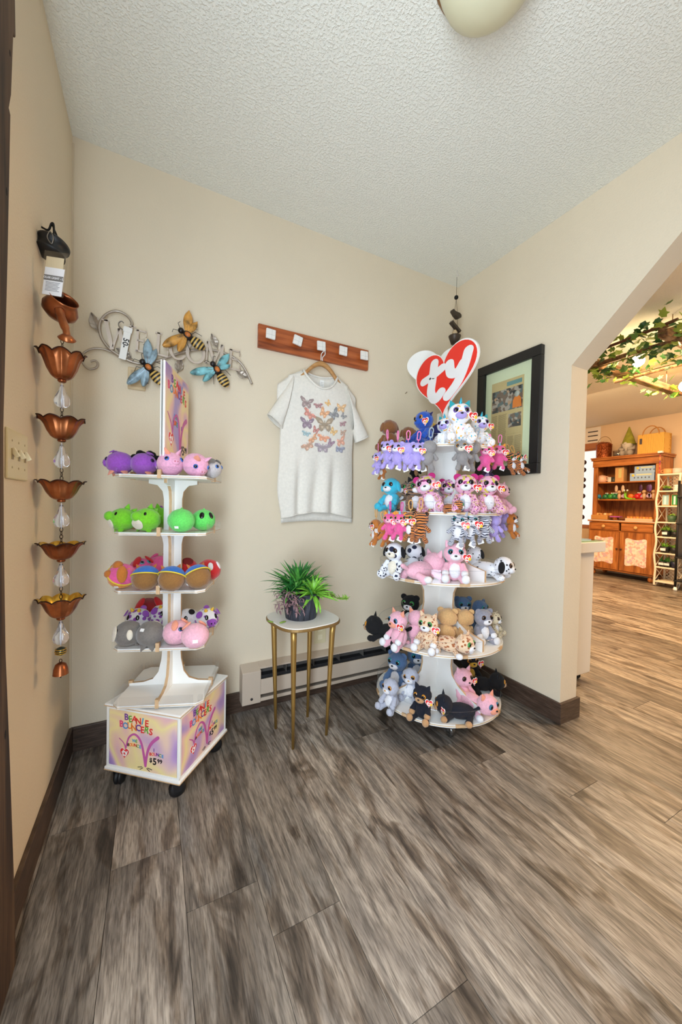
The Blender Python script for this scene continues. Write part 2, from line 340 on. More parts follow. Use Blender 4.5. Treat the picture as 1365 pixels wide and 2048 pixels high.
B().box(-fw_/2+bw,fw_/2-bw,-.0205,-.019,-fh/2+bw,fh/2-bw).build('glass_pane',clear('picture_glass',(.97,.99,.97),.05),fr)
# ---------------------------------------------------------------- wooden peg rack with five white knobs
RK=ramp_mat('red_brown_wood','noise',3,[(.3,(120,54,22)),(.5,(168,84,38)),(.7,(196,110,58))],.38,(1.2,8,14),interp='LINEAR',detail=5,dist=.5)
rk=tag(B().box(.737,1.358,-.02,-.001,1.778,1.889).build('peg_rack',RK,bevel=.002),'red brown wooden peg rack with white square knobs above the shirt','rack')
TILE=P('white_tile_knob',(236,232,224),.3,vary=.03,vscale=30)
CRK=P('tile_seam',(196,192,186),.5)
for i,((u,v),rz) in enumerate(zip(((542,668),(596,681),(643,692),(687,702),(729,711)),(3,12,-3,2,-2))):
    p=hit(u,v,1,-.045);kn=B().box(-.0235,.0235,-.006,.006,-.0235,.0235).build('knob',TILE,rk,bevel=.004,loc=(p.x,-.045,p.z),rot=(0,R(rz),0))
    B().tube([(0,.005,0),(0,.025,0)],.006,10).build('stem',P('knob_stem',(120,80,50),.4,.6),kn)
    B().box(-.023,.023,-.0064,-.006,-.006,-.005).build('seam',CRK,kn);B().box(.004,.005,-.0064,-.006,-.023,.023).build('seam',CRK,kn)
HC=1.062
# hanger
hg=thing('clothes_hanger','tan wooden hanger hooked on middle knob of peg rack','hanger',(HC,-.045,1.72))
HW=ramp_mat('hanger_wood','noise',5,[(.3,(176,124,70)),(.7,(206,156,98))],.4,(3,3,20),interp='LINEAR')
arc=smooth_path([(-.115,.008,-.062),(-.09,.006,-.036),(-.06,.002,-.004),(-.03,0,.019),(0,0,.028),(.03,0,.019),(.06,.002,-.004),(.09,.006,-.036),(.115,.008,-.062)],5)
b=B();N_=len(arc)
for i in range(N_-1):
    a,c=arc[i],arc[i+1];h=.012
    b.add([(a.x,a.y-.006,a.z-h),(c.x,c.y-.006,c.z-h),(c.x,c.y-.006,c.z+h),(a.x,a.y-.006,a.z+h),(a.x,a.y+.006,a.z-h),(c.x,c.y+.006,c.z-h),(c.x,c.y+.006,c.z+h),(a.x,a.y+.006,a.z+h)],[(0,1,2,3),(7,6,5,4),(0,4,5,1),(3,2,6,7)],None,True)
b.build('hanger_bar',HW,hg)
WR=P('white_wire',(232,228,220),.35)
for s in (-1,1): B().tube(smooth_path([(s*.004,0,.045),(s*.004,0,.062),(s*.010+.006,-.004,.078),(s*.004+.010,-.008,.092),(s*.003+.012,-.006,.105)],5),.0022,8).build('hook_wire',WR,hg)
# t-shirt
TEE=P('heather_tshirt',(232,226,214),.9,bump=.3,bscale=260,sheen=.2,vary=.05,vscale=90)
N,L=nt(TEE)
te=thing('t_shirt','oatmeal t-shirt printed with butterflies hanging from wooden hanger','shirt',(HC,0,0))
def lerp(a,b,t): return a+(b-a)*t
def prof(keys,z):
    for (z0,w0),(z1,w1) in zip(keys,keys[1:]):
        if z0>=z>=z1: t=(z0-z)/(z0-z1);t=t*t*(3-2*t);return lerp(w0,w1,t)
    return keys[-1][1]
LK=[(1.70,-.098),(1.66,-.175),(1.60,-.232),(1.52,-.232),(1.43,-.212),(1.30,-.214),(1.1,-.222),(.93,-.200)]
RKY=[(1.70,.098),(1.66,.165),(1.60,.215),(1.52,.215),(1.43,.202),(1.30,.200),(1.1,.204),(.93,.206)]
def fold(x,z):
    k=max(0,min(1,(1.34-z)/.30));k=k*k*(3-2*k)
    d=.010*math.exp(-((x+.115)/.022)**2)+.009*math.exp(-((x+.02-.05*(z-1.1))/.03)**2)+.007*math.exp(-((x-.075)/.022)**2)
    return -d*3.0*k+.006*k*math.sin(x*40+1)
def front_y(x,z,xl,xr):
    t=(x-xl)/(xr-xl)*2-1;e=(1-abs(t)**3.2)
    return -.034-.036*e-fold(x,z)*e+.0
def tee_front(u,v):
    ztop=1.700;zb=.957+.022*math.cos((u-.5)*4.2)
    xl=xr=0
    # neck: top edge dips in the middle
    dip=.088*max(0,1-((u-.5)/.49)**2)**.8*max(0,1-v*1.6)
    x01=u
    zt=ztop-dip
    z=lerp(zt,zb,v)
    zs=lerp(ztop,zb,v);xl=prof(LK,max(.931,min(1.70,zs)));xr=prof(RKY,max(.931,min(1.70,zs)))
    x=lerp(xl,xr,u);return (x,front_y(x,z,xl,xr),z)
def tee_back(u,v):
    zb=.925+.010*math.cos((u-.5)*3.0);z=lerp(1.702,zb,v);dip=.014*max(0,1-((u-.5)/.5)**2)*(1-v)
    xl=prof(LK,max(.931,min(1.70,z)));xr=prof(RKY,max(.931,min(1.70,z)));x=lerp(xl,xr,u);t=u*2-1
    return (x,-.034+.016*(1-t*t),z-dip)
B().grid(tee_front,56,64).build('front_panel',TEE,te,solid=.0012)
B().grid(tee_back,28,32).build('back_panel',TEE,te,solid=.0012)
# ribbed collar following the neck edge
ne=[];n=28
for i in range(n+1):
    u=.01+.98*i/n;p=Vector(tee_front(u,0));ne.append((p.x,p.y-.001,p.z+.002))
B().tube(ne,.006,8).build('collar',TEE,te)
B().tube([tee_back(i/14,0) for i in range(15)],.005,8).build('collar',TEE,te)
nl_=B().box(-.012,.012,-.0006,.0006,-.045,0).build('neck_label',P('label_white',(246,244,238),.7),te,loc=(.012,-.028,1.672))
for zz in (-.012,-.02,-.028,-.036): B().box(-.008,.008,-.0010,-.0006,zz-.0014,zz).build('label_line',P('label_grey',(160,158,156),.7),nl_)
# sleeves: flattened open tubes
def sleeve(s,sh,end):
    (ax,az),(bx,bz)=sh;(cx,cz),(dx,dz)=end
    def f(u,v):
        a=2*math.pi*u;px=lerp(lerp(ax,cx,v),lerp(bx,dx,v),.5-.5*math.cos(a));pz=lerp(lerp(az,cz,v),lerp(bz,dz,v),.5-.5*math.cos(a))
        dpt=lerp(.034,.030,v);return (px,-.040-dpt*math.sin(a),pz)
    B().grid(f,28,14).build('sleeve',TEE,te,solid=.0014)
    B().tube([f(i/28,1) for i in range(28)],.0032,6,closed=True).build('sleeve_hem',TEE,te)
sleeve(-1,((-.150,1.662),(-.200,1.43)),((-.278,1.455),(-.204,1.395)))
sleeve(1,((.140,1.662),(.196,1.43)),((.292,1.405),(.214,1.365)))
hm_=[tee_front(i/30,1) for i in range(31)];B().tube([(x,y,z+.004) for x,y,z in hm_],.0026,6).build('hem',TEE,te)
# butterfly prints
def wing(s,kind):
    if kind==0: up=[(0,.05),(.25,.42),(.62,.55),(.68,.40),(.50,.12),(.05,-.05)];lo=[(0,-.02),(.42,.02),(.46,-.28),(.30,-.46),(.14,-.38),(.02,-.12)]
    elif kind==1: up=[(0,.08),(.30,.30),(.66,.28),(.70,.08),(.40,-.02),(.05,-.05)];lo=[(0,-.03),(.44,-.05),(.40,-.34),(.18,-.36),(.02,-.14)]
    else: up=[(0,.05),(.2,.5),(.50,.66),(.56,.35),(.42,.05),(.04,-.05)];lo=[(0,0),(.40,0),(.40,-.32),(.22,-.5),(.05,-.2)]
    return [(s*x,y) for x,y in up],[(s*x,y) for x,y in lo]
BF=[(614,806,26,5,(150,128,124),0),(637,811,18,-8,(168,120,118),1),(657,807,13,-40,(232,176,104),2),(683,816,22,0,(222,172,118),0),
(619,828,26,35,(206,128,112),1),(648,827,22,28,(226,160,112),2),(669,829,25,-35,(128,128,128),0),(688,832,14,40,(140,136,134),2),
(615,847,27,0,(138,116,128),0),(650,850,36,-3,(160,138,112),0),(686,847,18,-12,(160,120,122),1),(632,861,16,20,(190,122,112),2),
(667,864,17,30,(226,178,112),2),(687,865,16,0,(180,144,122),0),(613,867,17,10,(150,178,180),1),(627,877,20,-45,(214,152,108),1),
(647,876,24,8,(232,150,112),1),(662,886,16,30,(150,118,132),2),(682,883,24,-20,(216,150,122),0),(617,891,27,-32,(196,150,122),1),
(646,895,32,0,(158,142,148),1),(680,898,23,4,(138,140,156),1)]
for u,v,wpx,rot,col,kd in BF:
    p=hit(u,v,1,-.072);x,z=p.x-HC,p.z;xl=prof(LK,z);xr=prof(RKY,z);y=front_y(x,z,xl,xr);sc=wpx*.00285/1.36;col=tuple(int(c*.82+228*.18) for c in col)
    M=T(x,y-.0022,z)@RY(R(-rot*-1))@RX(R(90))@S(sc)
    b=B()
    for s in (-1,1):
        for w_ in wing(s,kd): b.prism(w_,0,.0006/sc,M)
    b.prism([(-.03,.3),(.03,.3),(.03,-.3),(-.03,-.3)],0,.0007/sc,M)
    bo=b.build('butterfly_print',P('bf_%d_%d_%d'%col,col,.9),te)
    c2=tuple(max(0,int(c*.72)) for c in col);c3=tuple(min(255,int(c*1.15)+8) for c in col);b2=B()
    for s in (-1,1):
        b2.prism([(s*.12,.16),(s*.32,.30),(s*.44,.26),(s*.32,.12)],.0006/sc,.001/sc,M);b2.prism([(s*.10,-.10),(s*.28,-.08),(s*.26,-.26),(s*.14,-.24)],.0006/sc,.001/sc,M)
    b2.build('wing_patch',P('bf_%d_%d_%d'%c3,c3,.9),bo)
# ---------------------------------------------------------------- WELCOME sign with bees
SIL=P('brushed_champagne_metal',(176,164,150),.38,.55)
wl=thing('welcome_sign','champagne metal scroll WELCOME sign with three bees on back wall','sign',(0,0,0))
def zp(x,y,d=-.02): p=hit(150+x*.2784,600+y*.2784,1,d);return Vector((p.x,d,p.z))
B().tube(smooth_path([zp(*q) for q in ((403,203),(408,160),(370,110),(300,80),(230,100),(185,150),(175,205),(195,280),(250,350),(320,400),(400,440),(480,456),(600,435),(700,400),(800,370),(900,356),(1000,362),(1100,392),(1180,442),(1232,515),(1272,605))],6),.0055,8).build('scroll',SIL,wl)
B().tube(smooth_path([zp(*q,-.015) for q in ((480,460),(400,446),(330,412),(270,378),(200,352),(130,350),(70,376),(45,412),(62,462),(100,496),(150,488),(165,460),(145,436),(112,442))],6),.0042,8).build('scroll',SIL,wl)
def sleaf(x,y,rot,ln):
    c=zp(x,y,-.016);M=T(*c)@RX(R(90))@RZ(R(rot))@S(ln)
    b=B()
    def f(u,v): t=v;wd=.30*math.sin(math.pi*t**.8)*(1-.15*t);a=(u*2-1);return (a*wd,t-.5,.10*abs(a)+.03*math.cos(a*3+t*25)-.05)
    b.grid(f,8,16,M=M);l=b.build('leaf',SIL,wl,solid=.0012)
    B().tube([M@Vector((0,-.62,0)),M@Vector((0,.45,-.03))],.0014,6).build('leaf_vein',SIL,l)
sleaf(140,155,18,.072);sleaf(350,382,62,.062);sleaf(750,465,-12,.062);sleaf(1000,290,25,.062);sleaf(1195,530,65,.062)
def strokes(segs,wd):   # serif letters from bars: (x0,y0,x1,y1,width)
    b=B()
    for x0,y0,x1,y1,w_ in segs:
        dx,dy=x1-x0,y1-y0;l=math.hypot(dx,dy);nx,ny=-dy/l*w_/2,dx/l*w_/2
        b.prism([(x0+nx,y0+ny),(x1+nx,y1+ny),(x1-nx,y1-ny),(x0-nx,y0-ny)],-.003,.003)
    return b
LET={'W':[(.06,1,.3,0,.13),(.3,0,.5,.8,.07),(.5,.8,.7,0,.13),(.7,0,.94,1,.07),(-.06,.98,.18,.98,.05),(.82,.98,1.06,.98,.05)],
'E':[(.2,0,.2,1,.2),(.05,.97,.9,.97,.07),(.05,.03,.95,.03,.07),(.2,.52,.7,.52,.07),(.9,1,.9,.75,.06),(.95,0,.95,.28,.06),(.7,.4,.7,.64,.05)],
'L':[(.25,0,.25,1,.2),(.02,.97,.5,.97,.06),(.02,.03,.95,.03,.07),(.95,0,.95,.3,.06)],
'M':[(.12,0,.12,1,.07),(.14,1,.5,.12,.15),(.5,.12,.86,1,.07),(.86,0,.86,1,.17),(-.02,.03,.28,.03,.05),(.7,.03,1.02,.03,.05)]}
for ch,x0,y0,x1,y1,rot in (('W',203,188,425,345,4),('E',430,230,520,368,5),('L',570,252,676,394,8),('C',672,275,812,420,6),('O',795,322,938,446,6),('M',930,325,1075,455,6),('E',1098,370,1190,495,8)):
    a=zp(x0,y1,-.027);c=zp(x1,y0,-.027);wd,hh=c.x-a.x,c.z-a.z
    M=T((a.x+c.x)/2,-.027,(a.z+c.z)/2)@RY(R(rot*.35))@RX(R(90))@T(-wd/2,-hh/2,0)@S(wd,hh,1)
    b=B()
    if ch in 'CO':
        a0,a1=(0,360) if ch=='O' else (45,325)
        n=28
        for i in range(n):
            t0,t1=R(a0+(a1-a0)*i/n),R(a0+(a1-a0)*(i+1)/n)
            def q(t,k): th=.10+.07*abs(math.cos(t));return (.5+(.5-(th if k else 0))*math.cos(t),.5+(.5-(th*.62 if k else 0))*math.sin(t))
            b.prism([q(t0,0),q(t1,0),q(t1,1),q(t0,1)],-.003,.003)
        if ch=='C': b.prism([(.80,.62),(.88,.62),(.9,.95),(.82,.90)],-.003,.003)
    else: b=strokes(LET[ch],1)
    for i,v in enumerate(b.v): b.v[i]=tuple(M@Vector(v))
    b.build('letter',P('letter_champagne',(200,185,170),.36,.3),wl)
BEEB=ramp_mat('bee_stripes','wavez',.8,[(0,(24,20,18)),(.48,(24,20,18)),(.52,(214,176,92))],.4,dist=0,detail=0)
BK=P('bee_black',(26,22,22),.35);ORG=P('bee_orange',(196,112,44),.45,vary=.3,vscale=60)
def bee(x,y,rot,wcol,nm,wings):
    c=zp(x,y,-.045);M=T(*c)@RY(R(rot))
    be=B().ell((0,0,0),(.020,.017,.022),14,10,M).build('bee',BK,wl)
    tag(be,nm)
    B().ell((0,-.012,0),(.011,.008,.013),12,8,M).build('bee_back',ORG,be)
    B().ell((0,0,.030),(.013,.011,.012),12,8,M).build('bee_head',BK,be)
    o=B().ell((0,0,0),(1,.85,1),16,12).build('bee_abdomen',BEEB,be);o.matrix_local=M@T(0,.002,-.048)@S(.023,.019,.036)
    wm=ramp_mat('bee_wing_'+nm[:4],'noise',30,[(.35,tuple(int(v*.62) for v in wcol)),(.5,wcol),(.7,tuple(min(255,int(v*1.12)) for v in wcol))],.35,interp='LINEAR',metal=.2,detail=5)
    for wr,ln,wd in wings:
        Mw=M@T(0,-.006,.004)@RY(R(wr))@RX(R(-8))
        def f(u,v): a=2*u-1;w_=.72*wd*math.sin(math.pi*min(1,v*.92+.06))**.7*(.55+.6*v);return (a*w_,-.010*v*(1-a*a)-.004,v*ln)
        wo=B().grid(f,8,14,M=Mw).build('wing',wm,be,solid=.001)
        B().tube([Mw@Vector((0,-.004,0)),Mw@Vector((0,-.012,ln*.9))],.0011,5).build('wing_vein',P('vein_brown',(130,76,40),.5),wo)
    for s in (-1,1):
        B().tube([M@Vector(p) for p in ((s*.006,0,.038),(s*.018,-.004,.055),(s*.030,0,.052))],.0012,5).build('antenna',BK,be)
        for z1,x1 in ((.012,.05),(-.004,.055),(-.016,.045)): B().tube([M@Vector(p) for p in ((s*.015,0,z1*.6),(s*x1*.7,-.008,z1*1.6+.008),(s*x1,.012,z1*2.4-.006))],.0012,5).build('leg',BK,be)
bee(808,255,-59,(206,150,72),'gold winged bee at top of sign',((64,.105,.030),(93,.075,.022),(-67,.115,.030),(-99,.085,.024)))
bee(528,488,-45,(150,176,190),'pale blue winged bee beside tower sign',((45,.115,.028),(67,.085,.022),(-93,.110,.028),(-124,.085,.024)))
bee(1020,503,-36,(128,190,196),'teal winged bee at the lower right',((71,.095,.026),(101,.065,.020),(-72,.115,.028),(-103,.085,.022)))
st=B().box(-.0125,.0125,-.001,.001,-.068,.068).build('price_strip',P('strip_white',(240,238,232),.6),wl,loc=zp(362,310,-.036),rot=(0,R(9),0))
B().box(-.016,.016,-.003,.001,.046,.066).build('strip_clip',P('strip_white',(240,238,232),.6),st)
text('strip_writing','50-',.030,BK,T(0,-.0014,.0)@RX(R(90))@RZ(R(-90)),st,.0006)
B().tube(smooth_path([zp(*q,-.036) for q in ((345,215),(318,190),(315,165),(335,152),(350,165))],5),.0022,7).build('strip_hook',P('steel_wire',(150,146,140),.3,.9),wl)
pl=tag(B().box(-.033,.033,-.008,0,-.046,.046).build('wall_plate',P('tan_card',(214,190,150),.6),None,bevel=.003,loc=(zp(445,570,-.001)+Vector((0,0,0)))),'small tan plate on back wall behind the blue winged bee','plate')
B().box(-.022,.022,-.0095,-.008,-.034,.034).build('plate_inset',P('tan_card2',(196,168,126),.6),pl)
# ---------------------------------------------------------------- copper rain chain by the left wall
COP=ramp_mat('antique_copper','noise',14,[(.3,(78,42,26)),(.5,(146,82,48)),(.72,(188,116,70))],.32,interp='LINEAR',metal=.85,detail=4)
COPD=P('dark_copper_rim',(58,34,26),.4,.8);BRASS=P('brass_inside',(214,168,62),.3,.8)
DC=1.038
def cz(v): return at(123,v,DC).z
AX=at(123,1000,DC);ax,ay=AX.x,AX.y
rc=thing('rain_chain','copper flower cup rain chain with clear drops hanging by left wall','rain chain',(0,0,0))
HKM=P('black_iron',(30,28,26),.45,.6)
hp=hit(83,454,0,0);lp=at(108,486,1.05)
B().tube(smooth_path([(0,hp.y,hp.z),(.016,hp.y-.002,hp.z-.004),(.024,hp.y-.006,hp.z+.014),(.030,hp.y-.01,hp.z+.010),lp+Vector((0,0,.01))],5),.0028,8).build('hook',HKM,rc)
B().tube([(.026,hp.y-.004,hp.z+.012),lp+Vector((.012,.01,.01))],.0024,7).build('hook',HKM,rc)
lid=B().lathe([(.001,.014),(.036,.014),(.040,.010),(.040,.002),(.036,-.001),(.034,-.020),(.037,-.024),(.037,-.028),(.001,-.028)],28,T(*lp)@RX(R(-10))@RY(R(12))@T(0,0,-.012)).build('solar_lid',BLACKP,rc)
B().tube(smooth_path([lp+Vector((.0,-.045,.004)),lp+Vector((.008,-.05,-.012)),lp+Vector((.004,-.048,-.030)),lp+Vector((-.006,-.046,-.014))],5,True),.0012,6,closed=True).build('tag_ring',P('steel_wire',(150,146,140),.3,.9),rc)
tp=at(109,546,.99);tM=T(*tp)@Matrix(((RT.x,-FW.x*0+0,UP.x,0),(RT.y,.0,UP.y,0),(RT.z,0,UP.z,0),(0,0,0,1)))
tagrot=(R(2),R(9),R(-30))
tg=B().box(-.034,.034,-.0012,0,-.062,.055).build('plastic_bag',clear('bag_film',(.97,.975,.98),.12),rc,loc=tp,rot=tagrot)
pc=B().box(-.026,.029,-.0024,-.0013,-.060,.012).build('instruction_card',P('card_white',(236,236,238),.6),tg)
B().box(-.026,.024,-.0022,-.0013,.012,.040).build('header_card',P('card_tan',(214,196,160),.7),tg)
B().box(-.026,.029,-.0028,-.0024,-.022,-.008).build('card_band',P('card_grey',(120,118,116),.6),pc)
text('card_lettering','OLAR LIGHT - L',.0080,P('card_white',(236,236,238),.6),T(.0015,-.0030,-.015)@RX(R(90)),pc,.0004)
for i in range(7): B().box(-.019,.022-(i%3)*.003,-.0027,-.0024,-.0275-i*.0036,-.0262-i*.0036).build('card_line',P('card_ink',(130,132,138),.7),pc)
# watering can
wc=at(121,618,1.035);Mw=T(*wc)@RZ(R(14))@RX(R(50))@RY(R(12))
can=B().lathe([(.0001,-.028),(.026,-.027),(.041,-.012),(.043,.002),(.036,.018),(.032,.028),(.035,.034),(.033,.034),(.030,.027),(.034,.016),(.040,.0),(.038,-.01),(.024,-.024),(.0001,-.025)],32,Mw).build('watering_can',COP,rc)
B().tube(smooth_path([wc+Vector((.004,-.034,-.018)),wc+Vector((.008,-.040,-.036)),at(132,660,.995),at(134,674,.99)],5),[.012]*5+[.0105]*5+[.0085]*5+[.008],14).build('can_spout',COP,can)
B().lathe([(.0001,0),(.019,0),(.021,.003),(.012,.012),(.009,.014)],20,T(*at(134,680,.99))@RX(R(38))@RY(R(8))).build('spout_rose',COP,can)
LINK=B();
def tor(b,c,R1,r,M): b.tube([M@Vector((R1*.6*math.cos(a),0,R1*math.sin(a))) for a in [2*math.pi*k/14 for k in range(14)]],r,6,closed=True)
lb=B();tor(lb,None,.0062,.0010,Matrix.Identity(4));lk=lb.data('chain_link',P('chain_dark',(52,40,32),.4,.8))
def links(v0,v1):
    z0,z1=cz(v0),cz(v1);n=max(1,int((z0-z1)/.0098))
    for i in range(n):
        o=link('chain_link',lk,rc);o.location=(ax,ay,z0-(i+.5)*(z0-z1)/n);o.rotation_euler=(0,0,R(35+90*(i%2)))
def cup(vr,vb,tilt,rz):
    zb=cz(vb)+.004;h=cz(vr)-zb;n=48;prof=[(.0005,0),(.014,.001),(.024,.006),(.034,.020),(.042,.037),(.049,.047),(.0565,.0515)]
    k=h/.0505*.92
    def wob(a,z): t=max(0,min(1,z/.05));c=abs(math.cos(4*a));return 1-.11*t*(1-c)**1.3+.02*t
    vs=[]
    M=T(ax,ay,zb)@RX(R(tilt))@RZ(R(rz))@S(1,1,k)
    b=B()
    def f(u,v):
        a=2*math.pi*u;i=v*(len(prof)-1);j=min(int(i),len(prof)-2);t=i-j;r=lerp(prof[j][0],prof[j+1][0],t);z=lerp(prof[j][1],prof[j+1][1],t)
        tt=z/.0505;c=abs(math.cos(4*a));r*=1.04*(1-.08*tt*(1-c)**1.6)*(1-.045*tt*abs(math.sin(8*a))-.02*abs(math.sin(8*a)));z-=.0065*tt**3*(1-c)**1.2;return (r*math.cos(a),r*math.sin(a),z)
    c_=b.grid(f,160,14,M=M).build('flower_cup',COP,rc)
    def g(u,v): x,y,z=f(u,v);return (x*.975,y*.975,z+.0016)
    B().grid(g,160,14,M=M).build('cup_lining',BRASS,c_)
    B().tube([M@Vector(f(i/96,1)) for i in range(96)],.0017,5,closed=True).build('cup_rim',COPD,c_)
    B().lathe([(.008,.002),(.011,-.002),(.008,-.006),(.001,-.006)],14,T(ax,ay,zb)).build('cup_boss',COP,c_)
GL=P('clear_drop',(245,248,255),.03);nt(GL)[0]['Principled BSDF'].inputs['Transmission Weight'].default_value=.93;nt(GL)[0]['Principled BSDF'].inputs['IOR'].default_value=1.45
def drop(v0,v1):
    z0,z1=cz(v0),cz(v1);h=z0-z1
    B().lathe([(.0005,0),(.007,.012),(.0125,.05),(.0170,.13),(.0192,.24),(.0190,.34),(.0168,.46),(.0125,.60),(.0085,.74),(.0055,.88),(.004,1),(.0005,1)],28,T(ax,ay,z1)@S(1,1,h)).build('glass_drop',GL,rc)
    B().tube([(ax,ay,z1-.004),(ax,ay,z0+.006)],.0012,6).build('drop_pin',P('pin_white',(220,220,224),.3),rc)
links(682,706)
for (vr,vb),t,rz in zip(((704,765),(834,883),(959,1003),(1083,1123),(1193,1240)),(5,2,0,-2,-2),(10,30,5,20,10)): cup(vr,vb,t,rz)
for v0,v1 in ((772,816),(890,936),(1010,1055),(1128,1174),(1245,1291)): drop(v0,v1)
for v0,v1 in ((817,862),(937,985),(1056,1105),(1175,1222)): links(v0,v1)
zb=cz(1305);bd=B().ell((ax,ay,zb),(.0135,.0135,.0125),16,10).build('bead',P('bead_dark',(34,40,30),.25),rc)
for dz in (-.006,0,.006): B().tube([(ax+.0138*math.sqrt(1-(dz/.0145)**2)*math.cos(2*math.pi*k/20),ay+.0138*math.sqrt(1-(dz/.0145)**2)*math.sin(2*math.pi*k/20),zb+dz) for k in range(20)],.0012,5,closed=True).build('bead_stripe',BRASS,bd)
zl=cz(1352);bl=B().lathe([(.019,0),(.0185,.004),(.0175,.016),(.013,.029),(.006,.034),(.001,.035)],24,T(ax,ay,zl),cap=False).build('bell',COP,rc)
tor(lb:=B(),None,.005,.0011,T(ax,ay,zl+.039));lb.build('bell_loop',COPD,bl)
B().tube([(ax,ay,zl+.02),(ax,ay,zl-.010)],.002,8).build('clapper',COPD,bl)
# ---------------------------------------------------------------- wind chime hung in the corner
ch=thing('wind_chime','dark wind chime hanging from ceiling corner above the heart sign','wind chime',(1.90,-.125,CH))
GR=P('chime_bronze',(74,64,54),.45,.5)
zc=lambda v: at(912,v,2.215).z-CH
B().tube([(0,0,0),(.0,0,zc(553)),(.004,-.008,zc(558)),(-.006,-.006,zc(561))],.0022,6).build('hook',P('white_wire',(232,228,220),.35),ch)
B().tube([(0,0,zc(560)),(0,0,zc(595))],.0010,5).build('cord',HKM,ch)
B().ell((0,0,zc(600)),.0125,14,10).build('bead',HKM,ch)
for s in (-1,1): B().tube([(0,0,zc(604)),(s*.012,0,zc(632)),(s*.016,0,zc(658)),(s*.02,0,zc(676))],.0009,5).build('cord',HKM,ch)
B().prism([(-.034,.012),(-.03,.024),(-.012,.014),(.02,.012),(.034,.004),(.034,-.012),(.012,-.022),(-.012,-.010)],-.014,.014,T(0,0,zc(634))@RX(R(90))).build('striker',GR,ch,bevel=.002)
B().box(-.042,.042,-.013,.013,-.008,.008,T(-.002,0,zc(658))@RY(R(33))).build('bar',GR,ch,bevel=.002)
B().lathe([(.020,-.045),(.036,0),(.036,.004),(.033,.004),(.018,-.04)],20,T(-.004,-.0,zc(677))).build('cup',GR,ch)
B().lathe([(.012,0),(.016,.02),(.008,.035)],12,T(-.004,0,zc(676))).build('cup_filling',P('chime_tan',(206,180,140),.7),ch)
# ---------------------------------------------------------------- plant table
TZ=.52
tb=thing('plant_table','small white-topped table with four slender gold legs under the plant','table',(.892,-.28,0),(0,0,R(8)))
def sq(h,n=10,p=3.2):
    o=[]
    for k in range(48):
        a=2*math.pi*k/48;c,s=math.cos(a),math.sin(a);o.append((h*abs(c)**(2/p)*(1 if c>=0 else -1),h*abs(s)**(2/p)*(1 if s>=0 else -1)))
    return o
GOLD=P('satin_gold',(178,142,78),.38,.75)
B().prism(sq(.147),TZ-.016,TZ-.004).build('table_edge',P('worn_gold_edge',(150,118,70),.45,.5),tb,bevel=.003)
WT=ramp_mat('worn_white_paint','noise',9,[(.0,(120,92,60)),(.235,(120,92,60)),(.25,(240,236,226)),(1,(244,241,234))],.5,interp='LINEAR',detail=6)
B().prism(sq(.143),TZ-.004,TZ).build('table_top',WT,tb,bevel=.001)
for sx,sy in ((-1,-1),(1,-1),(1,1),(-1,1)):
    B().tube([(sx*.098,sy*.098,TZ-.014),(sx*.095,sy*.095,TZ-.06),(sx*.088,sy*.088,.2),(sx*.083,sy*.083,0)],[.013,.0125,.0088,.006],14).build('leg',GOLD,tb)
LG=P('loose_leaf',(140,170,70),.5)
for u,v,rz in ((566,1244,20),(541,1243,-60)):
    p=hit(u,v,2,TZ+.004);tag(B().ell((0,0,0),(.018,.007,.003),12,6).build('fallen_leaf',LG,None,loc=p,rot=(0,0,R(rz))),'fallen green leaf on white table top '+('beside the pot' if u>550 else 'near its left edge'),'leaf','fallen leaves on the small table')
# pot
pp=(.884,-.275)
pt=thing('plant_pot','black wood-grain bucket planter full of spiky succulents on small table','planter',(pp[0],pp[1],TZ))
PB=ramp_mat('black_stave','noise',5,[(.3,(30,32,40)),(.6,(54,57,68)),(.8,(82,84,94))],.5,(9,9,1.2),interp='LINEAR',detail=4)
ns=18
for k in range(ns):
    a0,a1=2*math.pi*(k+.04)/ns,2*math.pi*(k+.96)/ns;b=B();vs=[]
    for r0,z in ((.068,0),(.087,.115)):
        for a in (a0,(a0+a1)/2,a1):
            for q in (0,-.008): vs.append(((r0+q)*math.cos(a),(r0+q)*math.sin(a),z))
    b.add(vs,[(0,2,8,6),(2,4,10,8),(1,7,9,3),(3,9,11,5),(0,6,7,1),(4,5,11,10),(6,8,9,7),(8,10,11,9),(0,1,3,2),(2,3,5,4)]);b.build('stave',PB,pt)
B().lathe([(.0001,0),(.0665,0),(.0665,.006),(.0801,.098),(.0001,.098)],24).build('soil',P('dark_soil',(44,34,28),.95,bump=.6,bscale=90),pt)
b=B();b.tube([(.0885*math.cos(2*math.pi*k/40),.0885*math.sin(2*math.pi*k/40),.112) for k in range(40)],.0035,8,closed=True);b.build('rim',PB,pt)
def blade_data(name,mat,ln,wd,curl,n=9):
    def f(u,v): a=2*u-1;w_=wd*(math.sin(math.pi*min(1,.30+.70*v))**.8)*(1 if v<.97 else .2);th=curl*v*v;return (a*w_,v*ln*math.cos(th*.6)*1.0,-ln*.35*th*v+abs(a)*w_*.45)
    return B().grid(f,4,n).data(name,mat)
LD=P('leaf_dark_green',(58,132,62),.42,vary=.25,vscale=8);LB=P('leaf_bright_green',(134,196,66),.42,vary=.22,vscale=10);LM=P('leaf_mid_green',(92,166,70),.42,vary=.25,vscale=9);LP=P('leaf_dry_pink',(158,124,126),.7,vary=.35,vscale=20);LY=P('leaf_lime',(150,188,78),.5,vary=.2,vscale=20)
BL={k:[blade_data('leaf',m,1,w_,c) for c in (.15,.5,.9)] for k,m,w_ in (('d',LD,.052),('b',LB,.075),('m',LM,.058),('p',LP,.15),('y',LY,.22))}
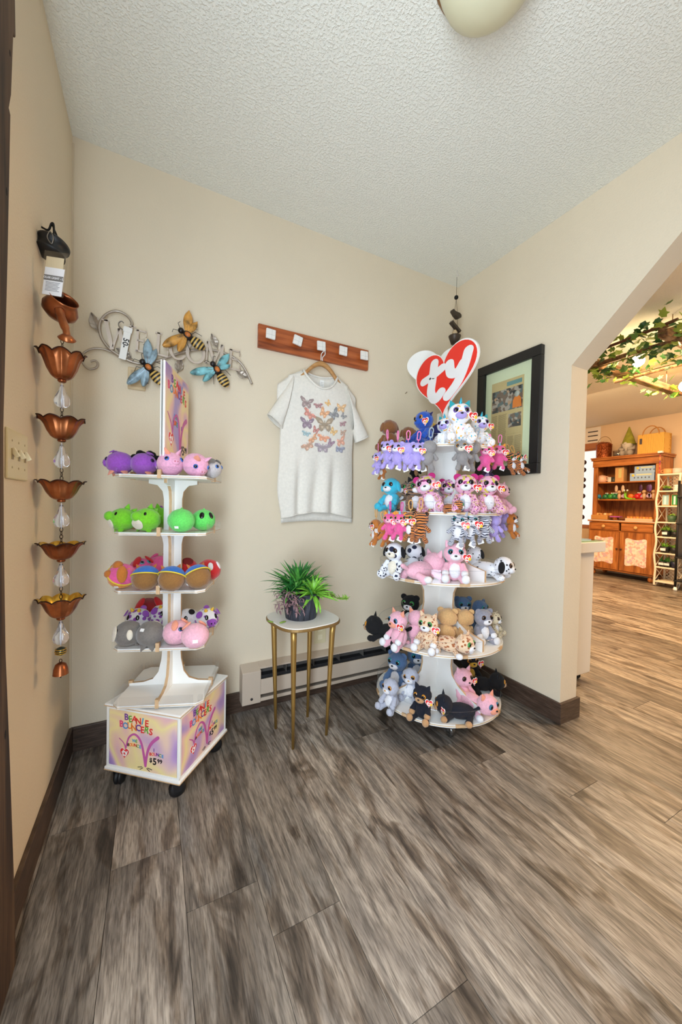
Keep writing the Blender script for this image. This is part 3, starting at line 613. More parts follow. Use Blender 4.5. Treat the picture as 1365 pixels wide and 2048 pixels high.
def rosette(c,n,ln,kind,el0,el1,lean=0,leanaz=0):
    for i in range(n):
        az=i*2.39996+random.uniform(-.2,.2);t=i/max(1,n-1);el=lerp(el0,el1,t)+random.uniform(-6,6)
        o=link('leaf',random.choice(BL[kind]),pt);l=ln*(.75+.35*random.random())*(.75+.35*t)
        M=T(*c)@RZ(R(leanaz))@RX(R(lean))@RZ(az)@RX(R(el));o.matrix_local=M@S(l)
rosette((.0,.03,.12),70,.165,'d',84,14)
rosette((-.045,.0,.115),34,.13,'d',66,5,-12,60)
rosette((.055,.02,.118),34,.125,'m',66,0)
rosette((.03,-.055,.112),40,.112,'b',74,-8,24,0)
rosette((-.02,-.01,.13),30,.15,'m',78,25)
rosette((-.075,-.035,.105),14,.085,'m',55,-20)
for i in range(130):
    a=random.uniform(165,250);r=random.uniform(.082,.118);o=link('dry_leaf',random.choice(BL['p']),pt)
    o.matrix_local=T(r*math.cos(R(a)),r*math.sin(R(a))-.01,random.uniform(.045,.135))@RZ(random.uniform(0,6.28))@RX(R(random.uniform(-80,40)))@S(random.uniform(.018,.032))
st_=smooth_path([(.07,-.01,.112),(.105,-.025,.105),(.14,-.04,.085),(.175,-.05,.072),(.21,-.055,.072)],6)
B().tube(st_,.0022,6).build('stem',LY,pt)
B().tube([(.07,-.02,.11),(.10,-.055,.10),(.13,-.07,.085)],.002,6).build('stem',LY,pt)
for i in range(64):
    q=st_[int(random.uniform(3,len(st_)-1))] if i<46 else Vector((random.uniform(.085,.13),random.uniform(-.075,-.045),random.uniform(.085,.108)));o=link('leaf',random.choice(BL['y']),pt)
    o.matrix_local=T(q.x,q.y,q.z)@RZ(random.uniform(0,6.28))@RX(R(random.uniform(-15,70)))@S(random.uniform(.016,.028))
for a,l,e in ((-120,.085,-35),(-135,.07,-60),(-150,.065,-30)):
    o=link('leaf',BL['b'][2],pt);o.matrix_local=T(-.06,-.05,.112)@RZ(R(a+90))@RX(R(e))@S(l)
# ---------------------------------------------------------------- left display stand
WATER=ramp_mat('watercolour_print','noise',4.2,[(.36,(140,116,186)),(.43,(196,160,204)),(.48,(240,206,186)),(.53,(246,226,160)),(.58,(238,192,186)),(.65,(164,142,206))],.3,interp='LINEAR',detail=2,dist=.5,rnd=True)
INK={k:P('ink_'+k,c,.5) for k,c in dict(purple=(112,60,150),green=(104,168,60),red=(222,50,52),orange=(240,128,44),blue=(70,150,200),pink=(226,70,120),black=(24,22,26),path=(196,92,160),white=(250,248,244),yellow=(240,196,60)).items()}
def heart_logo(parent,M,s,name='heart_logo'):
    h=B().prism(heart_poly(1.03,1.03),0,.0006/s,M@S(s)).build(name,INK['white'],parent)
    B().prism(heart_poly(.98,.98),.0006/s,.0010/s,M@S(s)).build('heart_print',INK['red'],parent)
    b=ty_letters(M@S(s)@T(0,.05,0)@S(.78),.001/s,.0014/s,3,6);b.build('logo_letters',INK['white'],parent)
def panel_art(pn,w,h,sign=False):
    """printed poster in the local XY plane of the panel, z up from its surface"""
    z=.0006
    def xy(u,v): return ((u-.5)*w,(.5-v)*h)
    cols=['purple','green','red','red','blue','red'];c2=['pink','blue','orange','orange','purple','red','green','red']
    L1,v1,s1=('BEANIE',.115,.105*h);L2,v2=('BOUNCERS',.25)
    if sign: u1,u2=(.24,.78),(.10,.86);s1=.085*h;v1,v2=.10,.20
    else: u1,u2=(.27,.56),(.20,.62)
    for word,(a,b_),v,cc in ((L1,u1,v1,cols),(L2,u2,v2,c2)):
        for i,chh in enumerate(word):
            t=i/(len(word)-1);x,y=xy(lerp(a,b_,t),v+.035*t+(.012 if i%2 else -.006));text('letter',chh,s1*1.5,INK[cc[i]],T(x,y,z)@RZ(R(8-16*t+(6 if i%2 else -6))),pn,.0008)
    if sign: A=[(.06,.50),(.20,.60),(.26,.72)];Bp=[(.26,.72),(.32,.54),(.45,.48),(.55,.60),(.60,.95)];Cp=[(.60,.95),(.66,.70),(.76,.54),(.90,.46)];hp_,hs=(.20,.80),.17*h;pr=(.80,.87)
    else: A=[(.17,.50),(.235,.57),(.265,.66)];Bp=[(.265,.66),(.31,.46),(.40,.385),(.49,.52),(.55,.90)];Cp=[(.55,.90),(.575,.66),(.63,.49),(.72,.37)];hp_,hs=(.25,.755),.18*h;pr=(.70,.80)
    for pth,wd in ((A,(.006,.011)),(Bp,(.013,.022)),(Cp,(.02,.03))):
        q=path2([xy(*p) for p in pth],6);n=len(q);b=stroke2(B(),q,[lerp(wd[0],wd[1],abs(i/n))*h for i in range(n)],z,z+.0006,None,8);b.build('bounce_path',INK['path'],pn)
    heart_logo(pn,T(*xy(*hp_),z),hs)
    f=.075*h
    for wd_,u,v,cs in (('WE',.40,.50,['blue','green']),('BOUNCE',.385,.575,['black','orange','orange','red','green','blue']),('I',.665,.60,['purple']),('BOUNCE',.70,.665,['red','orange','pink','purple','green','blue'])):
        if sign and v>.6 : continue
        for i,chh in enumerate(wd_):
            x,y=xy(u+(i-(len(wd_)-1)/2)*.034,v+abs(i-(len(wd_)-1)/2)*.006);text('letter',chh,f,INK[cs[i]],T(x,y,z),pn,.0008)
    x,y=xy(*pr);s=.13*h
    text('price','$',s*.8,INK['black'],T(x-s*.85,y+s*.12,z),pn,.0008);text('price','5',s*1.25,INK['black'],T(x-s*.25,y,z),pn,.0008);text('price','99',s*.78,INK['black'],T(x+s*.52,y+s*.16,z),pn,.0008)
    for px,py in ((.54,.92),) if not sign else ():
        for a in (200,230,310,340): 
            x,y=xy(px,py);stroke2(B(),[(x+.012*math.cos(R(a)),y+.006*math.sin(R(a))),(x+.03*math.cos(R(a)),y+.016*math.sin(R(a)))],.0010,z,z+.0005,None,6).build('bounce_mark',INK['black'],pn)
    # plain colour dots where the poster carries printed faces
LC=(.362,-.262)
ls=thing('toy_display_stand','white square display stand with ball plush shelves and colourful printed base','display stand',(LC[0],LC[1],0))
BR=R(-40);SR=R(-20)
hb=.147
B().box(-hb-.006,hb+.006,-hb-.006,hb+.006,.066,.078).build('bottom_board',WHITE,ls,bevel=.003,rot=(0,0,BR))
B().box(-hb-.006,hb+.006,-hb-.006,hb+.006,.294,.304).build('top_board',WHITE,ls,bevel=.003,rot=(0,0,BR))
B().box(-hb-.0065,hb+.0065,-hb-.0065,hb+.0065,.2955,.2985).build('board_edge',PLY,ls,rot=(0,0,BR))
B().box(-hb-.0065,hb+.0065,-hb-.0065,hb+.0065,.0665,.0700).build('board_edge',PLY,ls,rot=(0,0,BR))
for i in range(4):
    a=BR+i*math.pi/2;pn=B().box(-hb+.004,hb-.004,-.108,.108,-.01,0).build('printed_panel',WATER,ls)
    pn.matrix_local=RZ(a)@T(0,-hb,.186)@RX(R(90))
    for sx in (-1,1): B().box(sx*(hb-.004)-.004,sx*(hb-.004)+.004,-.108,.108,-.010,.0014).build('panel_border',WHITE,pn)
    for y0 in (-.108,.1): B().box(-hb,hb,y0,y0+.008,-.010,.0012).build('panel_border',WHITE,pn)
    if i in (0,1): panel_art(pn,.286,.2)
# casters
CST=P('black_caster',(16,16,18),.5)
def caster(parent,x,y,mat,r,zt,cl=False):
    c=B().lathe([(.012,zt-.012),(.018,zt-.006),(.018,zt)],16,T(x,y,0)).build('caster',mat,parent)
    az=random.uniform(0,3)
    M=T(x,y,r)@RZ(az)@RX(R(90))
    B().lathe([(.003,-.014),(r*.8,-.014),(r,-.009),(r,-.003),(r*.86,-.001),(r*.86,.001),(r,.003),(r,.009),(r*.8,.014),(.003,.014)],20,M).build('wheel',mat,c)
    B().prism([(-.013,-.004),(.013,-.004),(.016,zt-r-.008),(-.016,zt-r-.008)],-.017,-.0145,M).build('fork',mat,c);B().prism([(-.013,-.004),(.013,-.004),(.016,zt-r-.008),(-.016,zt-r-.008)],.0145,.017,M).build('fork',mat,c)
for sx in (-1,1):
    for sy in (-1,1): p=RZ(BR)@Vector((sx*.118,sy*.118,0));caster(ls,p.x,p.y,CST,.027,.066)
SZ=[.322,.518,.716,.915,1.112];SH=.15
for i,z in enumerate(SZ):
    c=.022;pl_=[(-SH+c,-SH),(SH-c,-SH),(SH,-SH+c),(SH,SH-c),(SH-c,SH),(-SH+c,SH),(-SH,SH-c),(-SH,-SH+c)]
    sh=B().prism(pl_,z-.010,z).build('shelf',WHITE,ls,rot=(0,0,SR))
    B().prism([(x*1.004,y*1.004) for x,y in pl_],z-.0072,z-.0045).build('shelf_edge',P('ply_pale',(214,188,152),.6),sh)
    for k in range(4):
        M=RZ(k*math.pi/2)
        B().box(-SH+.03,SH-.03,-SH-.002,-SH,z-.010,z+.030,M).build('guard',ACRYL,sh)
        B().box(SH-.016,SH-.002,-SH+.002,-SH+.016,z,z+.022,M).build('corner_post',ACRYL,sh)
        B().box(-.006,.006,-SH-.003,-SH+.012,z-.012,z+.018,M).build('divider_tab',PLY,sh)
pf=[(.15,.322),(.15,.331),(.10,.334),(.066,.345),(.046,.372),(.036,.42),(.033,.46),(.033,.86),(.038,.885),(.052,.902),(.052,.905),(.033,.915),(.033,1.03),(.038,1.06),(.056,1.082),(.088,1.088),(.088,1.102)]
poly=pf+[(-x,z) for x,z in pf[::-1]]
for k in (0,1):
    bo=B().prism(poly,-.0065,.0065,RZ(k*math.pi/2)@RX(R(90))).build('column_board',WHITE,ls,bevel=.001,rot=(0,0,SR))
    for sg in (-1,1):
        M=RZ(k*math.pi/2)
        e=B()
        for (x0,z0),(x1,z1) in zip(pf,pf[1:]):
            e.add([(sg*x0+sg*.0004,-.0052,z0),(sg*x0+sg*.0004,.0052,z0),(sg*x1+sg*.0004,.0052,z1+.0006),(sg*x1+sg*.0004,-.0052,z1+.0006)],[(0,1,2,3)],M)
        e.build('board_edge',PLY,bo)
# header sign, two boards back to back along the front-to-back board
sd=RZ(SR)
hs=B().box(-.135,.135,-.155,.165,-.006,0).build('header_sign',WATER,ls)
hs.matrix_local=RZ(SR)@T(.006,-.005,1.335)@RZ(R(90))@RX(R(90))@T(.0,0,.008)
B().box(-.139,.139,-.159,.169,-.0085,-.001).build('sign_board',WHITE,hs,bevel=.004)
B().box(-.139,.139,-.159,.169,-.0165,-.0125).build('sign_board',WHITE,hs,bevel=.003)
B().box(-.03,.03,-.225,-.15,-.0165,-.002).build('sign_tongue',WHITE,hs)
panel_art(hs,.26,.31,True)
# ---------------------------------------------------------------- plush helpers
def rnd_ico(name,mat,fuzz,sub=3):
    import bmesh
    bm=bmesh.new();bmesh.ops.create_icosphere(bm,subdivisions=sub,radius=1)
    rr=random.Random(name)
    for v in bm.verts: v.co*=1+rr.uniform(-fuzz,fuzz)
    me=bpy.data.meshes.new(name);bm.to_mesh(me);bm.free()
    for p in me.polygons: p.use_smooth=True
    me.materials.append(mat);return me
SHP={}
def shape(kind,mat,fuzz=.025):
    k=(kind,mat.name,fuzz)
    if k in SHP: return SHP[k]
    if kind=='blob': me=rnd_ico('plush_'+mat.name,mat,fuzz)
    elif kind=='limb':   # tapered limb pointing -Z from the origin, with a rounder paw
        prof=[(.0001,.22),(.55,.15),(.78,0),(.80,-.35),(.78,-.7),(.92,-1.0),(1.0,-1.3),(.9,-1.55),(.55,-1.72),(.0001,-1.78)]
        rr=random.Random(1);me=B().lathe([(r*(1+rr.uniform(-fuzz,fuzz)),z) for r,z in prof],16).data('limb',mat)
    elif kind=='cone': me=B().lathe([(.0001,-.1),(.85,-.05),(1,.15),(.75,.7),(.4,1.3),(.12,1.75),(.0001,1.82)],14).data('cone',mat)
    elif kind=='cup':   # cupped round ear
        prof=[(.0001,-.28),(.55,-.26),(.9,-.14),(1,.05),(.93,.12),(.78,0),(.45,-.08),(.0001,-.1)];me=B().lathe(prof,18).data('ear',mat)
    elif kind=='cap': me=B().lathe([(math.cos(R(e)),math.sin(R(e))) for e in range(12,91,6)][:-1]+[(.0001,1)],24,cap=False).data('cap',mat)
    elif kind=='ring': me=B().tube([(math.cos(R(a)),math.sin(R(a)),0) for a in range(0,360,12)],.06,8,closed=True).data('ring',mat)
    elif kind=='heart': me=B().prism(heart_poly(1,1,24),-.04,.04).data('heart',mat)
    elif kind=='ty': me=ty_letters(S(.9),.04,.06,2,6).data('letters',mat)
    elif kind=='card': me=B().box(-.5,.5,-.35,.35,-.03,.03).data('card',mat)
    elif kind=='clip':
        b=B();b.tube(smooth_path([(-.35,0,0),(-.38,0,.8),(-.45,0,1.2),(-.3,0,1.65),(0,0,1.8),(.3,0,1.65),(.45,0,1.2),(.38,0,.8),(.35,0,0)],4),.13,7);b.tube([(-.36,0,.05),(0,0,-.1),(.36,0,.05)],.16,7);b.tube([(0,0,-.1),(0,0,-.6)],.1,7);me=b.data('clip',mat)
    SHP[k]=me;return me
def part(parent,name,kind,mat,loc,sc,rot=(0,0,0),fuzz=.025):
    o=link(name,shape(kind,mat,fuzz),parent);o.location=loc;o.rotation_euler=[R(a) for a in rot];o.scale=sc if isinstance(sc,(tuple,list)) else (sc,)*3;return o
def FUR(name,rgb,fz=.5): return P('fur_'+name,rgb,.95,bump=.3,bscale=18,sheen=(.35 if sum(rgb)>200 else .04),vary=.12,vscale=7,bdist=.06)
def SPOT(name,base,spot,scale=3.2,th=.34): return ramp_mat('fur_'+name,'voronoi',scale,[(0,spot),(th,base)],.95,sheen=.3,bump=.3,rnd=True)
def STRP(name,base,stripe,scale=2.4,dist=3.5,th=.42): return ramp_mat('fur_'+name,'wavez',scale*.36,[(0,stripe),(th,base)],.95,sheen=.3,bump=.3,dist=dist,detail=1,rnd=True)
def SPECK(name,stops,scale=5): return ramp_mat('fur_'+name,'cells',scale,stops,.95,sheen=.3,bump=.3,rnd=True)
EYEB=P('eye_black',(10,10,12),.08)
def IRIS(rgb): return P('iris_%d_%d_%d'%rgb,rgb,.15)
TW=P('tag_white',(246,244,240),.5);TR=P('tag_red',(224,40,38),.4);TY=P('tag_yellow',(248,196,60),.4)
def heart_tag(parent,loc,rz,s,tilt=0):
    t=part(parent,'heart_tag','heart',TW,loc,s*1.14,(90,tilt,rz));part(t,'tag_print','heart',TR,(0,0,.03),(.86,.86,1));part(t,'tag_letters','ty',TW,(0,0,.03),(.72,.72,1));part(t,'tag_star','blob',TY,(.27,-.05,.07),(.17,.17,.05),fuzz=.0)
def facing(p,extra): return math.atan2(CAM.y-p.y,CAM.x-p.x)+math.pi/2+R(extra)
def eyes(h,ir,x,y,z,r,p=None):
    for s in (-1,1):
        e=part(h,'eye','blob',IRIS(ir),(s*x,y,z),(r,r*.6,r*1.06),fuzz=0);part(e,'pupil','blob',EYEB,(s*.05,-.34,0),(.74,.82,.74),fuzz=0)
def ball(u,v,D,z,r,rot,body,feats,label,name='ball_plush',group='ball plush on the square stand',roll=0,pitch=0):
    p=at(u,v,D);p.z=z+r*.93
    t=thing(name,label,'plush toy',p,(R(pitch),R(roll),facing(p,rot)),group)
    part(t,'body','blob',body,(0,0,0),(r,r,r*.93))
    def on(az,el,k=1): a,e=R(az),R(el);return Vector((math.cos(e)*math.sin(a),-math.cos(e)*math.cos(a),math.sin(e)*.93))*r*k
    for f in feats:
        k,m,az,el,s=f[:5];x=f[5] if len(f)>5 else None
        q=on(az,el)
        d=q.normalized();e=d.to_track_quat('Z','Y').to_euler()
        def put(nm,kd,sc,off=0,fz=.02):
            o=link(nm,shape(kd,m,fz),t);o.location=q+d*off*r;o.rotation_euler=e;o.scale=[a*r for a in sc];return o
        if k=='eye': o=put('eye','blob',(s,s,s*.5),0,0);o2=link('pupil',shape('blob',EYEB,0),o);o2.location=(0,0,.35);o2.scale=(.72,.72,.82)
        elif k=='dot': put('eye','blob',(s,s*1.5,s*.3),0,0)
        elif k=='snout':
            o=put('snout','blob',(s,s*.8,s*.5),0)
            for sx in (-1,1): n=link('nostril',shape('blob',x or EYEB,0),o);n.location=(sx*.32,0,.85);n.scale=(.16,.22,.2)
        elif k=='ear': put('ear','cup',(s,s,s),.12)
        elif k=='point': put('ear','cone',(s,s*.55,s),-.05)
        elif k=='horn': put('horn','cone',(s,s,s*1.1),-.02)
        elif k=='foot': put('foot','cone',(s,s*.5,s),-.1)
        elif k=='patch': put('patch','blob',(s,s*(x or 1),.12),-.06)
        elif k=='flop': put('ear','blob',(s*.6,s*1.1,s*.3),.05)
        elif k=='puff': put('tuft','blob',(s,s,s),.0)
        elif k=='label': put('sewn_label','card',(s,s,s),.03)
        elif k=='cap':
            o=link('cap',shape('cap',m),t);o.scale=(r*1.045,r*1.045,r*.97);o.rotation_euler=[R(a) for a in (x or (0,0,0))]
            o2=link('cap_band',shape('ring',P('band_yellow',(226,200,60),.8)),o);o2.location=(0,0,.20);o2.scale=(.99,.99,.9)
    return t
# ---------------------------------------------------------------- ball plush on the square stand
PUR=FUR('purple',(158,84,190));PNK=FUR('pink',(240,176,206));PNK2=FUR('hot_pink',(236,96,158));COR=FUR('coral',(240,158,130));LIM=FUR('lime',(122,206,42));MNT=FUR('mint',(104,216,98));CRM=FUR('cream',(238,228,208))
ORA=FUR('orange',(236,152,50));RUS=FUR('rust',(196,116,44));BRN=FUR('brown',(146,102,52));BLU=FUR('blue',(40,110,200));GRY=FUR('grey',(124,118,112));WHT=FUR('white',(240,238,240));REDF=FUR('red',(206,36,40));BLK=FUR('black',(16,15,17));LAV=FUR('lavender',(182,164,228));LTP=FUR('light_pink',(242,182,198));TAN=FUR('tan',(196,150,104))
COWP=SPOT('purple_cow',(240,238,240),(150,80,180),2.2,.40)
r=.0435
z5,z4,z3,z2=SZ[4],SZ[3],SZ[2],SZ[1]
BG=(60,110,190)
hipf=[('foot',COR,-40,-50,.30),('foot',COR,50,-50,.30),('foot',COR,140,-50,.30),('ear',PUR,-35,58,.22),('ear',PUR,40,58,.22),('eye',IRIS((40,30,70)),-32,18,.16),('eye',IRIS((40,30,70)),32,18,.16),('snout',PUR,0,0,.42)]
ball(240,923,1.28,z5,r,-110,PUR,hipf,'purple ball plush at left end of the top shelf, seen from behind')
ball(288,922,1.30,z5,r,72,PUR,hipf,'purple ball plush on top shelf facing right toward the pig')
ball(293,897,1.43,z5,.052,0,BLK,[('puff',BLK,a,30,.3) for a in range(0,360,60)]+[('puff',BLK,30+a,62,.28) for a in range(0,360,90)],'fuzzy black ball plush behind the purple ones on top shelf')
pigf=[('snout',PNK,0,8,.32,P('nostril_red',(190,70,90),.6)),('eye',IRIS(BG),-38,22,.18),('eye',IRIS(BG),38,22,.18),('point',COR,-52,58,.30),('point',PNK,52,58,.30),('label',TW,-120,-20,.3)]
ball(341,925,1.28,z5,.0445,22,PNK,pigf,'pink pig ball plush facing out beneath the printed header sign')
ball(392,927,1.30,z5,.0445,35,PNK,pigf,'pink pig ball plush on top shelf turned to the right, face lowered',pitch=38)
ball(424,934,1.36,z5,.036,60,FUR('pale_grey',(196,190,190)),[('eye',IRIS(BG),-28,15,.2),('eye',IRIS(BG),28,15,.2),('ear',GRY,-60,50,.35),('ear',GRY,60,50,.35)],'small pale grey ball plush at the right end of top shelf')
dinf=[('patch',CRM,0,-22,.55,.8),('dot',EYEB,-40,32,.10),('dot',EYEB,40,32,.10),('puff',LIM,0,18,.38),('horn',LIM,180,72,.22),('horn',LIM,180,42,.22),('horn',LIM,180,12,.22),('foot',LIM,-60,-55,.28),('foot',LIM,60,-55,.28)]
ball(246,1041,1.28,z4,r,-75,LIM,dinf,'lime green dinosaur ball plush at left end of second shelf')
ball(294,1038,1.28,z4,.0445,-48,LIM,dinf,'lime green dinosaur ball plush with pale snout in middle of second shelf')
ball(320,1026,1.44,z4,.0445,150,LIM,dinf+[('puff',PUR,20,70,.2)],'lime green ball plush tucked behind the centre post')
mf=[('dot',EYEB,-26,28,.20),('dot',EYEB,26,28,.20),('puff',MNT,0,82,.10),('label',TW,170,-30,.3)]
ball(363,1042,1.27,z4,.0445,168,MNT,mf,'mint green ball plush showing its plain back on second shelf')
ball(407,1041,1.36,z4,.043,18,MNT,mf,'mint green ball plush with two dark eyes at shelf end')
ball(244,1152,1.27,z3,.0445,-70,ORA,[('cap',PNK2,0,0,0,(0,40,0)),('puff',RUS,10,72,.38),('flop',RUS,-70,20,.6),('flop',RUS,70,20,.6),('puff',RUS,0,20,.3),('label',TW,40,-45,.3)],'orange and pink ball plush with rust ears, leftmost on third shelf')
ball(283,1124,1.42,z3,.044,30,PNK2,[('flop',REDF,-60,50,.5),('flop',REDF,60,50,.5),('eye',IRIS((90,150,160)),-25,45,.18),('eye',IRIS((90,150,160)),25,45,.18)],'hot pink ball plush with blue eyes in the third shelf back row')
ball(319,1122,1.47,z3,.046,160,PNK2,[('flop',PNK2,-60,50,.5),('flop',PNK2,60,50,.5)],'hot pink ball plush behind the post on third shelf')
def capf(ang): return [('cap',BLU,0,0,0,ang),('point',RUS,-50,52,.24),('point',RUS,60,52,.24),('label',TW,100,-30,.25)]
ball(292,1156,1.25,z3,.0445,170,BRN,capf((24,0,0)),'brown ball plush with blue cap, left of the three alike')
ball(344,1154,1.25,z3,.0445,185,BRN,capf((26,-18,0)),'brown ball plush with blue cap, middle of the three alike')
ball(396,1152,1.29,z3,.0445,200,BRN,capf((40,8,0)),'brown ball plush with blue cap, right of the three alike')
ball(374,1124,1.46,z3,.042,10,REDF,[('patch',P('dark_red_cloth',(120,20,24),.8),0,60,.5)],'plain red ball plush behind the post on third shelf')
ball(418,1132,1.42,z3,.045,40,REDF,[('patch',WHT,-30,30,.22,1.6),('patch',WHT,30,30,.22,1.6)],'plain red ball plush with white patches at right end of third shelf')
gf=[('patch',CRM,0,10,.55,1.1),('dot',EYEB,-22,25,.12),('dot',EYEB,22,25,.12),('flop',CRM,-85,10,.35),('flop',CRM,85,10,.35),('label',TW,160,35,.32),('foot',GRY,-150,-55,.3),('foot',GRY,150,-55,.3)]
ball(257,1260,1.27,z2,.0455,-80,GRY,gf,'dark grey ball plush facing left on lowest filled shelf')
ball(301,1258,1.27,z2,.0455,160,GRY,gf,'dark grey ball plush showing its back and white label')
cf=[('horn',P('horn_yellow',(240,196,60),.5),-35,62,.16),('horn',P('horn_yellow',(240,196,60),.5),35,62,.16),('ear',PUR,-65,35,.3),('ear',PUR,65,35,.3),('snout',PUR,0,-5,.42),('dot',EYEB,-26,24,.14),('dot',EYEB,26,24,.14),('puff',PUR,160,60,.26)]
ball(277,1237,1.42,z2,.046,-30,COWP,cf,'white and purple cow ball plush behind the grey pair')
ball(299,1222,1.50,z2,.056,0,FUR('dark_red',(150,30,34)),[('flop',REDF,-50,40,.5),('flop',REDF,50,40,.5)],'dark red ball plush peeking above the grey pair')
ball(322,1238,1.48,z2,.045,30,COWP,cf,'white and purple cow ball plush right behind the centre post')
p2=[('snout',LTP,0,0,.3),('eye',IRIS((60,90,130)),-30,30,.17),('eye',IRIS((60,90,130)),30,30,.17),('flop',COR,-60,50,.4),('flop',COR,60,50,.4),('label',TW,170,-5,.36)]
ball(353,1256,1.29,z2,.045,50,LTP,p2,'pink ball plush with dark eye facing right on the lowest filled shelf')
ball(391,1258,1.26,z2,.0455,190,LTP,p2,'pink ball plush showing its back and white sewn label')
ball(376,1232,1.44,z2,.044,-35,WHT,[('dot',EYEB,-24,20,.16),('dot',EYEB,24,20,.16),('ear',BLK,-60,50,.28),('ear',BLK,60,50,.28),('snout',PNK,0,0,.3)],'white ball plush with black eyes behind the pink pair')
ball(414,1228,1.44,z2,.046,25,COWP,cf,'white and purple cow ball plush at right end of its shelf')
# ---------------------------------------------------------------- round rotating tower
TC=(1.575,-.40)
tw=thing('round_toy_tower','white round tiered toy tower with clear casters by the corner','display stand',(TC[0],TC[1],0))
TIER=[(.10,.30),(.395,.30),(.70,.30),(1.0,.275),(1.30,.238)]
for i,(z,rr) in enumerate(TIER):
    sh=B().lathe([(.0001,z-.012),(rr,z-.012),(rr,z),(.0001,z)],64,smooth=False).build('tier',WHITE,tw)
    B().lathe([(rr+.0004,z-.0085),(rr+.0004,z-.0035)],64,cap=False).build('tier_edge',P('ply_pale',(214,188,152),.6),sh)
    for k in range(4):
        a=R(45+90*k+12)
    for k in range(8): 
        a=R(22.5+45*k);c,s=math.cos(a),math.sin(a);B().box(-.022,.022,-.004,.0035,-.010,.002).build('tab',PLY,sh,loc=((rr-.001)*c,(rr-.001)*s,z),rot=(0,0,a+math.pi/2))
    gh=.055 if i<3 else .045
    n=64;vs=[];b=B()
    b.lathe([(rr-.002,z),(rr-.002,z+gh)],64,cap=False);b.build('guard',ACRYL,sh)
    b=B()
    b.tube([((rr-.002)*math.cos(2*math.pi*k/64),(rr-.002)*math.sin(2*math.pi*k/64),z+gh) for k in range(64)],.0011,5,closed=True);b.build('guard_rim',clear('acrylic_rim',(.9,.92,.95),.25),sh)
for (z0,r0),(z1,r1) in zip(TIER,TIER[1:]):
    zt=z1-.012;h=zt-z0
    if z0<.9: pf=[(.0,z0),(.282,z0),(.282,z0+.048),(.20,z0+.062),(.145,z0+.085),(.105,z0+.12),(.096,z0+.16),(.100,z0+h-.075),(.115,z0+h-.045),(.145,z0+h-.032),(.20,z0+h-.028),(.215,z0+h-.014),(.215,zt),(0,zt)]
    else: pf=[(.0,z0),(.25,z0),(.25,z0+.045),(.17,z0+.06),(.115,z0+.09),(.098,z0+.14),(.100,z0+h-.07),(.12,z0+h-.04),(.17,z0+h-.025),(.18,zt),(0,zt)]
    for k in range(4):
        M=RZ(k*math.pi/2)@RX(R(90));bo=B().prism(pf,-.006,.006,M).build('divider',WHITE,tw)
        e=B();M2=RZ(k*math.pi/2)
        for (x0,a0),(x1,a1) in zip(pf[1:-2],pf[2:-1]): e.add([(x0+.0005,-.0048,a0+.0004),(x0+.0005,.0048,a0+.0004),(x1+.0005,.0048,a1+.0004),(x1+.0005,-.0048,a1+.0004)],[(0,1,2,3)],M2)
        e.build('divider_edge',PLY,bo)
CC=clear('clear_caster',(.80,.83,.86),.3)
for a in (150,60,240,330): caster(tw,.215*math.cos(R(a+4)),.215*math.sin(R(a+4)),CC,.026,.088)
for a in (150,60,240,330): B().lathe([(.02,.062),(.05,.07),(.05,.088)],18,T(.215*math.cos(R(a+4)),.215*math.sin(R(a+4)),0)).build('caster_plate',PLY,tw)
# heart sign: red heart facing the left wall, blank white one behind
hsn=thing('heart_sign','large red heart sign with white lettering on top of round toy tower','sign',(TC[0]-.03,TC[1]+.0,1.30))
yc=(hit(832,770,0,TC[0]-.03).y+hit(958,700,0,TC[0]-.03).y)/2-TC[1];zt=hit(930,675,0,TC[0]-.03).z;zb_=hit(893,828,0,TC[0]-.03).z
wd=hit(832,770,0,TC[0]-.03).y-hit(958,700,0,TC[0]-.03).y;hh=zt-zb_
MH=Matrix(((0,0,-1,0),(-1,0,0,0),(0,1,0,0),(0,0,0,1)))   # local x -> -y, y -> z, z -> -x
def hp2(k,n=72): return [(x*wd*k,y*hh*k*1.02) for x,y in heart_poly(1,1,n)]
zc_=(zt+zb_)/2-1.30-.003
B().prism(hp2(1.0),-.010,0,T(0,yc,zc_)@MH).build('heart_board',P('sign_edge_white',(244,242,236),.4),hsn)
B().prism(hp2(.965),0,.001,T(0,yc,zc_)@MH).build('heart_face',P('sign_red',(236,48,34),.35),hsn)
ty_letters(T(0,yc,zc_+.018)@MH@S(wd*.92,hh*.88,1),.001,.0022,6,14).build('sign_lettering',P('sign_white',(238,236,234),.4),hsn)
bhp=at(879,748,2.02)-Vector((TC[0]-.03,TC[1],1.30))
bh=B().prism(hp2(.84),-.005,.005,T(*bhp)@RZ(R(42))@MH).build('back_heart',P('sign_edge_white',(244,242,236),.4),hsn)
B().box(.010,.022,-.012,.012,0,.26,T(0,yc,0)).build('sign_post',WHITE,hsn);B().box(-.006,.006,-.012,.012,0,.24,T(bhp.x+.01,bhp.y,0)).build('sign_post',WHITE,hsn)
